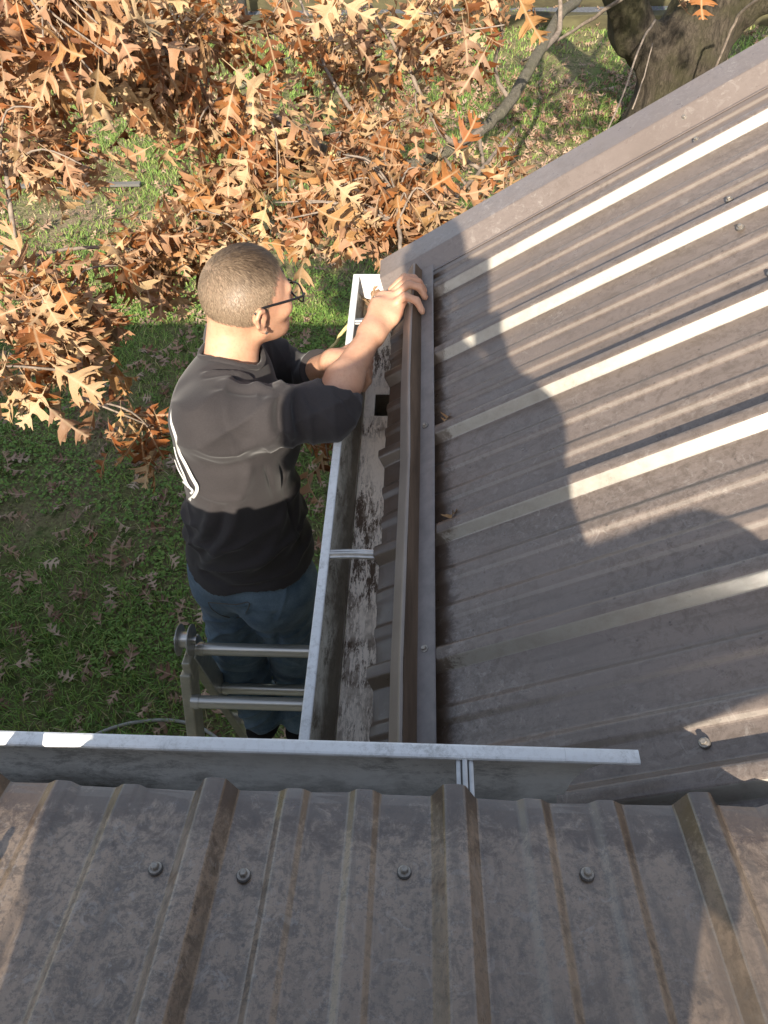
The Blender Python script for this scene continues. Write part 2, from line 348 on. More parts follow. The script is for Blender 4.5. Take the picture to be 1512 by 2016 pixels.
# gutters: K-style trough, (a) distance in from the front lip, (z)
GP = [(.0, -.012), (.0, .0), (.014, .0005), (.0145, -.004), (.0075, -.006), (.0075, -.036), (.012, -.050), (.026, -.066), (.036, -.074), (.041, -.080), (.042, -.100), (.114, -.102), (.116, -.010)]
def gutter(fn, us, hang, label, inner, hole=None, endcaps=()):
    g = empty('gutter'); g.parent = house; tag(g, label)
    R_ = roundpoly(GP, .003, 2)
    lip = MB(); lip.sweep(roundpoly(GP[:5], .0022, 2), fn, us, -.0010); lip.build('lip', MAT['gutter_lip'], g)
    body = MB(); wall = roundpoly([(.0076, -.0065)]+GP[5:10], .006, 3)+[(.0418, -.101)]; body.sweep(wall, fn, us, .0010); body.build('front_wall', inner, g, .6)
    floor = MB(); fl = [(.0421, -.1005), (.1135, -.1025), (.1155, -.094), (.1160, -.012)]
    if hole:
        a0, a1, u0, u1 = hole; zb = -.1016
        for (fa, fb, va, vb) in ((.0421, a0, us[0], us[-1]), (a1, .1135, us[0], us[-1]), (a0, a1, us[0], u0), (a0, a1, u1, us[-1])):
            floor.sweep([(fa, zb), (fb, zb)], fn, [va, vb], .0010)
        floor.sweep([(.1136, zb), (.1155, -.094), (.1160, -.012)], fn, us, .0010)
    else: floor.sweep(fl, fn, us, .0010)
    floor.build('trough_floor', MAT['gutter_white'], g, .5)
    if hole:
        ds = MB(); a0, a1, u0, u1 = hole
        for (p, q) in (((a0, u0), (a1, u0)), ((a1, u0), (a1, u1)), ((a1, u1), (a0, u1)), ((a0, u1), (a0, u0))):
            ds.add([fn(p[0], p[1], -.1012), fn(q[0], q[1], -.1012), fn(q[0], q[1], -.38), fn(p[0], p[1], -.38)], [(0, 1, 2, 3)])
        d = ds.build('downspout_outlet', MAT['gutter_inner'], g)
    for u in hang:
        h = MB(); n = 9
        for k, (du, dz) in enumerate(((-.0065, 0), (0, .0025), (.0065, 0))):
            pts = [fn(.004+.112*i/(n-1), u+du, -.007+dz+.004*math.sin(math.pi*i/(n-1))) for i in range(n)]
            h.tube(pts, .0033, 8)
        vs = []
        for i in range(n): vs += [fn(.004+.112*i/(n-1), u-.0095, -.0085+.004*math.sin(math.pi*i/(n-1))), fn(.004+.112*i/(n-1), u+.0095, -.0085+.004*math.sin(math.pi*i/(n-1)))]
        h.add(vs, [(2*i, 2*i+1, 2*i+3, 2*i+2) for i in range(n-1)]); h.build('hanger', MAT['strap_metal'], g, .6)
    for u, s_ in endcaps:
        e = MB(); e.add([fn(a, u, z) for a, z in GP[1:]]+[fn(a, u+.0012*s_, z) for a, z in GP[1:]], [tuple(range(len(GP)-1))]+[tuple(range(2*(len(GP)-1)-1, len(GP)-2, -1))])
        e.sweep([(.0, .0012), (.118, .0012)], lambda t, uu, h: fn(t, uu, h), [u-.007*s_, u+.0025*s_], .0012); e.build('end_cap', MAT['gutter_lip'], g)
    return g
def gw(a, u, z): return (-.159+a, u, -1.0+z+.010*(u-.9)*0)
def gn(a, u, z): return (u, .302-a, -.747+z)
gutter(gw, [.24, .5, .8, 1.1, 1.35, 1.575], [.735, 1.395], 'white gutter along the wing eave, streaked with black dirt inside', MAT['gutter_inner'], (.066, .112, 1.185, 1.255), [(1.575, 1)])
g2 = gutter(gn, [-9.1, -6, -3.5, -2, -1, -.5, 0, .16], [.056, -.56, -1.2, -1.9, -2.6], 'white gutter of the main roof crossing the picture, blackened inside', MAT['gutter_inner_x'])
mb = MB(); mb.sweep(roundpoly(GP[:5], .0022, 2), gn, [.1602, .236], -.0010); mb.build('lip', MAT['gutter_lip'], g2, .5)
mb = MB()                                                # the front wall runs on beside the wing roof and is cut along its slope
zz = [(.0076, -.0065), (.0076, -.036), (.012, -.050), (.026, -.066)]
mb.sweep(roundpoly(zz, .006, 3), lambda a, u, z: gn(a, .16+(u-.16)*max(.12, 1+z/.072), z), [.1602, .19, .222], .0010); mb.build('front_wall', MAT['gutter_inner_x'], g2, .6)
# fascia, soffit, walls down to the lawn
def boxpart(name, lo, hi, mat, parent=house):
    mb = MB(); lo, hi = np.array(lo, float), np.array(hi, float); mb.box((lo+hi)/2, *(hi-lo)); return mb.build(name, mat, parent)
boxpart('fascia', (-.0415, .29, -1.20), (-.022, 1.61, -1.016), MAT['fascia_white']); boxpart('fascia', (-9.05, .165, -.94), (.17, .184, -.735), MAT['fascia_white'])
boxpart('soffit', (-.020, .30, -1.20), (.36, 1.60, -1.185), MAT['fascia_white']); boxpart('soffit', (-9.05, -.34, -.94), (.17, .163, -.925), MAT['fascia_white'])
for k in range(14): boxpart('siding_board', (.352+.004*(k % 2)*0, -.30, -CZ+.02+.19*k), (.372, 1.42, -CZ+.02+.19*k+.186), MAT['siding'])
boxpart('wall', (.374, -.30, -CZ), (3.2, 1.42, -1.2), MAT['siding'])
mb = MB(); mb.add([(.374, y, -1.19) for y in (1.41, 1.425)]+[(3.1, y, -1.19) for y in (1.41, 1.425)]+[(RX, y, -.02) for y in (1.41, 1.425)], [(0, 2, 4), (1, 5, 3), (0, 1, 3, 2), (2, 3, 5, 4), (4, 5, 1, 0)]); mb.build('gable_wall', MAT['siding'], house)
boxpart('wall', (-8.9, -3.1, -CZ), (.35, -.36, -.95), MAT['siding'])
for k in range(15): boxpart('siding_board', (-8.92, -.358, -CZ+.02+.19*k), (.345, -.34, -CZ+.02+.19*k+.186), MAT['siding'])

# ------------------------------------------------------------------ ladder
AL = MAT['aluminium']
lad = empty('folding_ladder', (-.38, .5, -CZ)); tag(lad, 'folding aluminium ladder standing open under the man', 'ladder')
HZ, HY, HXL, HXR = -1.545, .865, -.548, -.180
def rail(x, top, bot, splay, name='rail', mat=None, wd=.066, tk=.027):
    a = A(x, *top); b = A(x+splay, *bot); d = nrm(b-a); X = nrm(A(1, 0, 0)-d*d[0]); Y = np.cross(d, X)
    mb = MB(); mb.box((a+b)/2, tk, wd, np.linalg.norm(b-a), (X, Y, d)); return mb.build(name, mat or MAT['rail_beige'], lad, None, .004)
NB = (HY-.42*(CZ+HZ-.03), -CZ+.03); FB = (HY+.155*(CZ+HZ-.03), -CZ+.03)
for x, s_ in ((HXL, -1), (HXR, 1)):
    n1 = (HY-.035, HZ-.075); f1 = (HY+.012, HZ-.05)
    r1 = rail(x, (HY-.022, HZ-.04), n1[:1]+(HZ-.10,), 0, 'rail', MAT['rail_beige'], .052, .022)
    rail(x-.004*s_*-1, n1, NB, .10*s_, 'rail', MAT['rail_beige']); rail(x, f1, FB, .06*s_, 'rail', MAT['aluminium'])
    ang = np.linspace(math.radians(-60), math.radians(240), 26); n = len(ang)
    for dx, tk_, r_ in ((-.017, .0035, .039), (-.0140, .0245, .020), (.0110, .0035, .039)):
        hg = MB(); ring = [(x+dx, HY+math.cos(a)*r_, HZ+math.sin(a)*r_) for a in ang]; hg.add(ring+[(x+dx+tk_, p[1], p[2]) for p in ring], [tuple(range(n))[::-1], tuple(range(n, 2*n))]+[(i, (i+1) % n, (i+1) % n+n, i+n) for i in range(n)])
        hg.build('hinge_plate', MAT['aluminium'] if r_ < .03 else MAT['hinge_plate'], lad, None, .0012)
    hb = MB(); hb.tube([(x-.027, HY, HZ), (x+.027, HY, HZ)], .011, 14)
    hb.build('hinge_pin', MAT['strap_metal'], lad, .6)
    for (yy, zz, sp) in ((NB[0], NB[1], .10), (FB[0], FB[1], .06)):
        ft = MB(); ft.box((x+sp*s_, yy, -CZ+.028), .05, .09, .055); ft.build('rubber_foot', MAT['hinge_dark'], lad, None, .006)
def rung(y, z, k, rad=.0160):
    xl, xr = HXL+.012+k*-1, HXR-.012+k
    mb = MB(); mb.tube([(xl, y, z), (xr, y, z)], rad, 20); mb.tube([(xl+.008, y, z), (xl+.020, y, z)], rad*1.12, 20); mb.tube([(xr-.02, y, z), (xr-.008, y, z)], rad*1.12, 20)
    mb.build('rung', AL, lad, .6)
def on(a, b, t): return a[0]+(b[0]-a[0])*t, a[1]+(b[1]-a[1])*t
for i in range(7):
    z = HZ-.060-.32*i; y = HY+.008+max(0, (HZ-.05-z))*.155
    if z > -CZ+.15: rung(y, z, .06*(HZ-z)/(CZ+HZ))
for i in range(7):
    z = HZ-.125-.28*i; y = HY-.035-max(0, (HZ-.075-z))*.42-.075*(i == 0)*0
    if z > -CZ+.15: rung(y-.045, z, .10*(HZ-z)/(CZ+HZ))

# ------------------------------------------------------------------ implicit-surface modelling for the people
def cap(a, b, r1, r2=None, k=.02): return ('c', A(*a), A(*b), r1, r1 if r2 is None else r2, k)
def eca(a, b, side, r1, r2, k=.03): return ('e', A(*a), A(*b), nrm(side), r1, r2, k)
def ell(c, ax, r, k=.02): return ('l', A(*c), [nrm(q) for q in ax], r, k)
def d_prim(p, P):
    t = p[0]
    if t == 'c':
        a, b, r1, r2 = p[1:5]; ba = b-a; L2 = max(ba@ba, 1e-12); pa = P-a; h = np.clip(pa@ba/L2, 0, 1)
        return np.linalg.norm(pa-h[:, None]*ba, axis=1)-(r1+(r2-r1)*h)
    if t == 'e':
        a, b, sd, r1, r2 = p[1:6]; ba = b-a; L = np.linalg.norm(ba); n = ba/L; s = nrm(sd-n*(sd@n)); f = np.cross(n, s)
        pa = P-a; h = np.clip(pa@n/L, 0, 1); q = pa-h[:, None]*ba
        rs = r1[0]+(r2[0]-r1[0])*h; rf = r1[1]+(r2[1]-r1[1])*h; rm = np.minimum(rs, rf)
        return (np.sqrt((q@s/rs)**2+(q@f/rf)**2+(q@n/rm)**2)-1)*rm
    c, ax, r = p[1:4]; q = P-c; m = min(r)
    k0 = np.sqrt(sum(((q@a)/rr)**2 for a, rr in zip(ax, r))); k1 = np.sqrt(sum(((q@a)/rr**2)**2 for a, rr in zip(ax, r)))
    return k0*(k0-1)/np.maximum(k1, 1e-9)
def bound(p):
    if p[0] == 'c': return (p[1]+p[2])/2, np.linalg.norm(p[2]-p[1])/2+max(p[3], p[4])
    if p[0] == 'e': return (p[1]+p[2])/2, np.linalg.norm(p[2]-p[1])/2+max(max(p[4]), max(p[5]))
    return p[1], max(p[3])
class SDF:
    def __init__(s, prims, cuts=(), inflate=0.): s.p = prims; s.c = cuts; s.i = inflate; s.b = [bound(q) for q in prims]
    def __call__(s, P, idx=None):
        P = np.asarray(P, float); d = None
        for j in (range(len(s.p)) if idx is None else idx):
            e = d_prim(s.p[j], P)-s.i; k = s.p[j][-1]
            if d is None: d = e
            else:
                h = np.clip(.5+.5*(d-e)/k, 0, 1); d = d*(1-h)+e*h-k*h*(1-h)
        if d is None: d = np.full(len(P), 1.)
        for cu in s.c: d = np.maximum(d, cu(P))
        return d
    def mesh(s, h=.004, smooth=2):
        lo = np.min([c-r for c, r in s.b], 0)-.03-s.i; hi = np.max([c+r for c, r in s.b], 0)+.03+s.i; B = 8
        nb = np.ceil((hi-lo)/(h*B)).astype(int); D = nb*B
        G = np.stack(np.meshgrid(*[np.arange(n) for n in nb], indexing='ij'), -1).reshape(-1, 3)
        cen = lo+(G*B+(B-1)/2)*h; dc = s(cen); rad = h*B*.87+.015
        F = np.repeat(np.repeat(np.repeat(np.where(dc > 0, 1., -1.).reshape(nb), B, 0), B, 1), B, 2).astype(np.float32)
        off = np.stack(np.meshgrid(*[np.arange(B)]*3, indexing='ij'), -1).reshape(-1, 3)
        bc = np.array([b[0] for b in s.b]); br = np.array([b[1] for b in s.b])
        for g, c in zip(G[np.abs(dc) < rad], cen[np.abs(dc) < rad]):
            idx = np.nonzero(np.linalg.norm(bc-c, axis=1)-br-s.i < rad+.10)[0]
            v = s(lo+(g*B+off)*h, idx); F[g[0]*B:g[0]*B+B, g[1]*B:g[1]*B+B, g[2]*B:g[2]*B+B] = v.reshape(B, B, B)
        S = F < 0; n0 = S[:-1, :-1, :-1].astype(np.int8)
        tot = sum(S[a:D[0]-1+a, b:D[1]-1+b, c:D[2]-1+c].astype(np.int8) for a in (0, 1) for b in (0, 1) for c in (0, 1))
        cells = np.argwhere((tot > 0) & (tot < 8)); cid = np.full(np.array(D)-1, -1, np.int32); cid[tuple(cells.T)] = np.arange(len(cells))
        acc = np.zeros((len(cells), 3)); cnt = np.zeros(len(cells)); offs = [(a, b, c) for a in (0, 1) for b in (0, 1) for c in (0, 1)]
        vals = {o: F[cells[:, 0]+o[0], cells[:, 1]+o[1], cells[:, 2]+o[2]].astype(float) for o in offs}
        for o in offs:
            for ax in range(3):
                if o[ax] == 0:
                    o2 = tuple(o[i]+(i == ax) for i in range(3)); a, b = vals[o], vals[o2]; m = (a < 0) != (b < 0)
                    t = np.where(m, a/np.where(m, a-b, 1), 0); p = np.tile(np.array(o, float), (len(cells), 1)); p[:, ax] += t
                    acc[m] += p[m]; cnt[m] += 1
        V = lo+(cells+acc/cnt[:, None])*h; Q = []
        for ax in range(3):
            sl = [slice(1, -1)]*3; a = [slice(1, n-1) for n in D]; b = list(a); a[ax] = slice(0, D[ax]-1); b[ax] = slice(1, D[ax])
            E = S[tuple(a)] != S[tuple(b)]; I = np.argwhere(E); st = np.array([x.start for x in a]); I = I+st
            inside = S[tuple(I.T)]; o1, o2 = [i for i in range(3) if i != ax]; e1 = np.eye(3, dtype=int)[o1]; e2 = np.eye(3, dtype=int)[o2]
            q = np.stack([cid[tuple((I-e1-e2).T)], cid[tuple((I-e2).T)], cid[tuple(I.T)], cid[tuple((I-e1).T)]], 1)
            flip = inside if ax != 1 else ~inside; q[~flip] = q[~flip][:, ::-1]; Q.append(q)
        Q = np.concatenate(Q); Q = Q[(Q >= 0).all(1)]
        for _ in range(smooth): V = lap(V, Q)
        return V, Q
def lap(V, Q, lam=.5):
    acc = np.zeros_like(V); cnt = np.zeros(len(V))
    for i in range(4):
        a, b = Q[:, i], Q[:, (i+1) % 4]
        np.add.at(acc, a, V[b]); np.add.at(cnt, a, 1)
    return V+(acc/np.maximum(cnt, 1)[:, None]-V)*lam
def normals(V, Q):
    n = np.cross(V[Q[:, 2]]-V[Q[:, 0]], V[Q[:, 3]]-V[Q[:, 1]]); N = np.zeros_like(V)
    for i in range(4): np.add.at(N, Q[:, i], n)
    return N/np.maximum(np.linalg.norm(N, axis=1), 1e-12)[:, None]
def trace(sdf, px, py, d0=.9, d1=3.0):
    """where the camera ray of a photo pixel meets a modelled surface"""
    r = ray(px, py); r = r/np.linalg.norm(r); t = d0
    for _ in range(90):
        d = float(sdf(np.array([r*t]))[0])
        if d < .0008: return r*t
        t += max(d*.7, .001)
        if t > d1: return None
def seg_dist(V, pts):
    best = np.full(len(V), 9.); tt = np.zeros(len(V)); n = len(pts)-1
    for i in range(n):
        a, b = pts[i], pts[i+1]; ba = b-a; h = np.clip((V-a)@ba/max(ba@ba, 1e-12), 0, 1); d = np.linalg.norm(V-a-h[:, None]*ba, axis=1)
        m = d < best; best[m] = d[m]; tt[m] = (i+h[m])/n
    return best, tt
FOLD = 1.7
def folds(V, Q, lines):
    """cloth wrinkles: raised or sunken soft ridges along surface lines (points, width, height)"""
    N = normals(V, Q); out = V.copy()
    for pts, wd, amp in lines:
        pts = [p for p in pts if p is not None]
        if len(pts) < 2: continue
        pts = catmull(pts, 4); d, t = seg_dist(V, pts); a = amp*np.exp(-(d/wd)**2)*np.sin(np.pi*np.clip(.08+t*.84, 0, 1))**.7
        out += N*(a*FOLD)[:, None]
    return out
def ripple(V, Q, amp, comps):
    N = normals(V, Q); s = np.zeros(len(V))
    for kx, ky, kz, ph, a in comps: s += a*np.sin(V[:, 0]*kx+V[:, 1]*ky+V[:, 2]*kz+ph)
    return V+N*(amp*s)[:, None]
def wrinkle(V, Q, amp, lam, d, seed, mask=None, sharp=2.):
    """irregular cloth creases running across direction d"""
    g = np.random.default_rng(seed); N = normals(V, Q); ph = V@nrm(d)*2*np.pi/lam
    for k in range(5): ph = ph+.9/(1+.4*k)*np.sin(V@g.normal(0, 11+7*k, 3)+g.uniform(0, 6.28))
    m = np.clip(.5+.5*np.sin(V@g.normal(0, 9, 3)+g.uniform(0, 6.28))+.35*np.sin(V@g.normal(0, 17, 3)), 0, 1)**1.5
    if mask is not None: m = m*mask
    return V+N*(amp*m*((1-np.abs(np.sin(ph/2)))**sharp-.25))[:, None]
def person_part(name, VQ, mat, parent):
    return link(name, np_mesh(name, VQ[0], VQ[1]), mat, parent)

def m_skin():
    t = NT('skin'); c = t.ramp(t.noise(22, 5, .6), [(.3, (.50, .265, .165)), (.7, (.60, .355, .235))])
    c = t.mix(t.math('MULTIPLY', t.ramp(t.noise(9, 3), [(.5, 0), (.75, 1)]), .35), c, (.55, .24, .165))
    t.set(c, .48, 0, .4); t.b.inputs['Subsurface Weight'].default_value = .12; t.b.inputs['Subsurface Radius'].default_value = (.01, .004, .002)
    c = t.mix(t.math('MULTIPLY', t.ramp(t.noise(160, 6, .7), [(.5, 0), (.68, 1)]), .28), c, (.36, .15, .09)); t.set(c); t.bump(t.noise(320, 6, .7), .22, .0015); MAT['skin'] = t.m
m_skin()
def m_cloth(name, c1, c2, weave=900, sheen=.3, scale=14, rough=.85, bump=.12):
    t = NT(name); c = t.ramp(t.noise(scale, 6, .65), [(.3, c1), (.7, c2)])
    f = t.ramp(t.noise(weave, 2, .5), [(.35, .75), (.65, 1.)]); c = t.mix(1., c, f, 'MULTIPLY')
    t.set(c, rough, 0, .2); t.b.inputs['Sheen Weight'].default_value = sheen; t.b.inputs['Sheen Roughness'].default_value = .45
    t.bump(t.noise(weave*.5, 3, .6), bump, .001); MAT[name] = t.m; return t.m
m_cloth('shirt', (.036, .032, .033), (.046, .041, .042), 700, .14, 9)
m_cloth('jeans', (.062, .105, .160), (.165, .235, .305), 600, .1, 16)
m_cloth('shoe', (.012, .012, .013), (.02, .02, .022), 300, 0, 20)
m_cloth('jacket', (.03, .035, .045), (.05, .055, .065), 500, .1, 10)
m_simple('print_white', (.62, .62, .60), .8, 0, .15, 60)
m_simple('hair_base', (.26, .180, .120), .8, 0, .3, 60)
def m_hair():
    t = NT('hair'); at = t.n('ShaderNodeAttribute', attribute_name='shade')
    c = t.ramp(at.outputs['Fac'], [(0, (.035, .023, .015)), (.45, (.13, .090, .058)), (1, (.33, .245, .165))]); t.set(c, .45, 0, .4); MAT['hair'] = t.m
m_hair()
m_simple('frame_black', (.012, .012, .013), .25, 0, .2, 40)
m_simple('eye_white', (.7, .68, .65), .2, 0, .1, 40)
def m_glass():
    t = NT('lens_glass'); t.set((.95, .97, 1), .02, 0, .5); t.b.inputs['Transmission Weight'].default_value = 1.; t.b.inputs['IOR'].default_value = 1.05; MAT['lens_glass'] = t.m
m_glass()

HSC = .875
def head_prims(c, R, F, U):
    R0, F0, U0 = R, F, U; q = lambda r, f, u: c+(R0*r+F0*f+U0*u)*HSC
    p = [ell(q(0, -.012, .022), (R, F, U), (.0765, .095, .088), .02), ell(q(0, .028, -.03), (R, F, U), (.062, .062, .08), .03),
         ell(q(0, .052, -.082), (R, F, U), (.042, .038, .030), .03), cap(q(-.048, .0, -.062), q(-.018, .068, -.092), .017, .016, .02), cap(q(.048, .0, -.062), q(.018, .068, -.092), .017, .016, .02),
         cap(q(0, .086, .006), q(0, .106, -.030), .009, .013, .012), ell(q(-.011, .096, -.034), (R, F, U), (.008, .010, .008), .006), ell(q(.011, .096, -.034), (R, F, U), (.008, .010, .008), .006),
         cap(q(-.040, .078, .018), q(.040, .078, .018), .010, .010, .015), cap(q(-.020, .086, -.058), q(.020, .086, -.058), .0075, .0075, .006), cap(q(-.016, .084, -.068), q(.016, .084, -.068), .008, .008, .006),
         ell(q(-.045, .060, -.022), (R, F, U), (.022, .022, .020), .02), ell(q(.045, .060, -.022), (R, F, U), (.022, .022, .020), .02)]
    for s in (-1, 1):                                    # ears: curled rim, lobe, shallow concha
        rim = [(.078, -.004, -.006), (.088, -.014, .016), (.091, -.024, .020), (.092, -.032, .006), (.088, -.028, -.018), (.080, -.016, -.036), (.077, -.006, -.042)]
        for a, b in zip(rim, rim[1:]): p.append(cap(q(s*a[0], *a[1:]), q(s*b[0], *b[1:]), .0052, .0052, .004))
        p.append(ell(q(s*.080, -.018, -.008), (nrm(R*s*.9-F*.35), nrm(F*.94+R*s*.33), U), (.0055, .016, .026), .005)); p.append(ell(q(s*.079, -.008, -.040), (R, F, U), (.006, .008, .009), .006))
    out = []
    for e in p:
        if e[0] == 'c': out.append(('c', e[1], e[2], e[3]*HSC, e[4]*HSC, e[5]))
        else: out.append(('l', e[1], e[2], tuple(v*HSC for v in e[3]), e[4]))
    return out
def eyes(c, R, F, U, parent):
    for s in (-1, 1):
        mb = MB(); cc = c+(R*.031*s+F*.079+U*.002)*HSC; n = 12
        rings = [[cc+F*.0105*math.cos(a)+(R*math.cos(b)+U*math.sin(b))*.0105*math.sin(a) for b in np.linspace(0, 2*math.pi, n, endpoint=False)] for a in np.linspace(.05, 1.7, 6)]
        for i in range(5): mb.add(rings[i]+rings[i+1], [(k, (k+1) % n, n+(k+1) % n, n+k) for k in range(n)], 1 if i < 2 else 0)
        mb.build('eye', [MAT['eye_white'], MAT['frame_black']], parent, 3.2)
def hair(c, R, F, U, parent, n=9000, seed=3, top=1.):
    """clipped sides, longer top combed away from the whorl at the crown"""
    g = np.random.default_rng(seed); th = g.uniform(0, 2*np.pi, n*2); uu = g.uniform(-.75, 1, n*2); rr = np.sqrt(1-uu**2)
    L = np.stack([rr*np.cos(th), rr*np.sin(th), uu], 1); rad = A(.0765, .095, .088)*HSC; P = L*rad+A(0, -.012, .022)*HSC
    front = P[:, 1]; hl = np.where(front > .035, .060+(front-.035)*.3, np.where(front > -.012, -.012+(front+.012)*1.5, -.066))   # hairline height for each depth
    keep = P[:, 2] > hl+np.abs(g.normal(0, .010, len(P)))-.007; P = P[keep][:n]; Ln = nrm_rows(L[keep][:n]/rad)
    whorl = A(-.012, -.078, .082); d = P-whorl; d = d+np.cross(d, A(0, .35, .6))*.6; d -= Ln*np.sum(d*Ln, 1)[:, None]; d = nrm_rows(d)+g.normal(0, .16, d.shape)
    topness = np.clip((P[:, 2]-.05)/.05, 0, 1)*np.clip((P[:, 1]+.09)/.08, .25, 1)
    d[:, 2] -= .5*(1-topness); d -= Ln*np.sum(d*Ln, 1)[:, None]; d = nrm_rows(d)
    ln = (.0042+.020*topness*top+np.abs(g.normal(0, .002, len(P)))); lift = .10+.25*topness
    side = np.cross(d, Ln)*(.00034+.00016*topness)[:, None]
    a = P+Ln*.0015; m = P+d*(ln*.5)[:, None]+Ln*(.0025+ln*lift*.55)[:, None]; e = P+d*(ln)[:, None]+Ln*(.003+ln*lift*.55)[:, None]
    V = np.stack([a-side, a+side, m+side, m-side, e], 1).reshape(-1, 3); V = c+V[:, :1]*R+V[:, 1:2]*F+V[:, 2:3]*U
    k = np.arange(len(P))*5; T = np.concatenate([np.stack([k, k+1, k+2], 1), np.stack([k, k+2, k+3], 1), np.stack([k+3, k+2, k+4], 1)])
    me = np_mesh('hair', V, T); at = me.attributes.new('shade', 'FLOAT', 'POINT')
    sh = np.clip(.80-.80*topness+g.normal(0, .17, len(P)), 0, 1); at.data.foreach_set('value', np.repeat(sh, 5).astype(np.float32))
    o = link('hair', me, MAT['hair'], parent); o['kind'] = 'stuff'; return o
def nrm_rows(a): return a/np.maximum(np.linalg.norm(a, axis=1), 1e-9)[:, None]
def scalp(c, R, F, U, parent):
    q = lambda r, f, u: c+R*r+F*f+U*u
    def cut(P):
        l = P-c; f = l@F; u = l@U; hl = np.where(f > .035, .062+(f-.035)*.3, np.where(f > -.012, -.010+(f+.012)*1.5, -.062)); return (hl-u)*.7
    s = SDF([ell(c+(F*-.012+U*.022)*HSC, (R, F, U), (.0788*HSC, .0972*HSC, .0905*HSC), .02)], [cut]); V, Q = s.mesh(.004, 2); return person_part('scalp_hair', (V, Q), MAT['hair_base'], parent)
def finger(pts, r0, r1, k=.007):
    out = []; n = len(pts)-1
    for i in range(n): out.append(cap(pts[i], pts[i+1], r0+(r1-r0)*i/n, r0+(r1-r0)*(i+1)/n, k))
    return out

# ------------------------------------------------------------------ the man at the gutter
man = empty('person', (-.40, .99, -2.33))
tag(man, 'man in black shirt, jeans and glasses standing on the ladder, reaching to the roof', 'person', 'people')
hc = atd(488, 583, 1.41); hU = nrm((.10, .03, 1)); hF = nrm((.766, .643, -.09)); hF = nrm(hF-hU*(hF@hU)); hR = np.cross(hF, hU)
nb = A(-.380, 1.145, -.955); Rs = A(-.388, .992, -.945); Ls = A(-.410, 1.325, -1.0)
Re = atd(644, 806, 1.41); Rw = A(-.098, 1.268, -.945); Le = A(-.275, 1.385, -1.17); Lw = A(-.180, 1.232, -.992)
ch = A(-.370, 1.11, -1.09); wa = A(-.388, 1.055, -1.28); pe = A(-.395, 1.01, -1.43)
SD = nrm((.03, 1, 0)); PS = nrm((.94, -.34, 0)); PF = A(.34, .94, 0)
Lh = A(-.468, 1.035, -1.48); Rh = A(-.325, .985, -1.47); Lk = atd(476, 1318, 2.17); Rk = atd(586, 1305, 2.18); La = atd(516, 1408, 2.28); Ra = atd(594, 1412, 2.30)
tors = [eca(nb+A(.0, 0, -.05), ch, SD, (.100, .062), (.140, .086), .04), eca(ch, wa, SD, (.140, .086), (.120, .082), .03), eca(wa, pe, PS, (.105, .096), (.132, .094), .03),
        cap(nb+A(0, .02, -.025), Rs, .040, .046, .03), cap(nb+A(0, .02, -.025), Ls, .040, .046, .03)]
rarm = [cap(Rs, Rs+(Re-Rs)*.45, .053, .050, .04), cap(Rs+(Re-Rs)*.45, Re, .048, .036, .02)]
larm = [cap(Ls, Le, .048, .036, .02)]
rfore = [cap(Re, Re+(Rw-Re)*.35, .034, .0365, .015), cap(Re+(Rw-Re)*.35, Rw, .0365, .024, .02)]
lfore = [cap(Le, Le+(Lw-Le)*.35, .035, .038, .015), cap(Le+(Lw-Le)*.35, Lw, .038, .026, .02)]
HS = A(-.010, -.057, 0)
def m3(*p): return A(*p)+HS
Rhand = [eca(Rw, m3(-.058, 1.398, -.934), nrm((-.5, .3, .35)), (.028, .021), (.037, .0155), .02), eca(m3(-.064, 1.385, -.936), m3(-.047, 1.430, -.925), nrm((-.35, .75, .1)), (.036, .014), (.040, .0125), .015)]
Rhand += finger([m3(-.050, 1.398, -.930), m3(-.020, 1.404, -.905), m3(.0065, 1.396, -.911), m3(.0190, 1.384, -.930)], .0098, .0075, .004) \
    + finger([m3(-.046, 1.424, -.924), m3(-.012, 1.436, -.897), m3(.013, 1.432, -.903), m3(.0245, 1.424, -.922)], .0096, .0075, .004) \
    + finger([m3(-.046, 1.447, -.926), m3(-.014, 1.460, -.900), m3(.010, 1.457, -.905), m3(.0235, 1.450, -.922)], .0092, .0072, .004) \
    + finger([m3(-.050, 1.467, -.931), m3(-.022, 1.482, -.908), m3(.000, 1.481, -.910), m3(.0150, 1.477, -.924)], .0084, .0066, .004) \
    + finger([m3(-.080, 1.372, -.952), m3(-.052, 1.392, -.968), m3(-.034, 1.420, -.962), m3(-.026, 1.440, -.950)], .0130, .0085, .01)
Lhand = [eca(Lw, A(-.140, 1.225, -.980), nrm((0, 1, 0)), (.028, .021), (.038, .015), .02)]
for i, (dy, l) in enumerate(((-.034, .026), (-.012, .034), (.010, .036), (.032, .030))):
    b = A(-.127, 1.225+dy, -.979); Lhand += finger([b, b+A(.020, 0, -.004), b+A(.024, 0, -.028), b+A(.012, 0, -.045-l*.3)], .0100, .0075)
Lhand += finger([A(-.168, 1.254, -.992), A(-.148, 1.268, -.988), A(-.128, 1.268, -.992)], .0125, .0085, .01)
legs = [cap(Rh, Rk, .076, .050, .02), cap(Rk, Rk+(Ra-Rk)*.35, .048, .049, .02), cap(Rk+(Ra-Rk)*.35, Ra, .049, .036, .02), cap(Lh, Lk, .076, .050, .02), cap(Lk, Lk+(La-Lk)*.35, .048, .049, .02), cap(Lk+(La-Lk)*.35, La, .049, .036, .02),
        ell(pe+PS*.07-PF*.03+A(0, 0, -.05), (PS, PF, A(0, 0, 1)), (.062, .070, .075), .02), ell(pe-PS*.07-PF*.03+A(0, 0, -.05), (PS, PF, A(0, 0, 1)), (.062, .070, .075), .02)]
neck = [cap(nb+A(0, 0, -.03), hc+hF*-.028+hU*-.055, .050, .045, .03), cap(nb+A(-.02, -.010, -.01), hc+hF*-.045+hU*-.03, .034, .036, .03)]
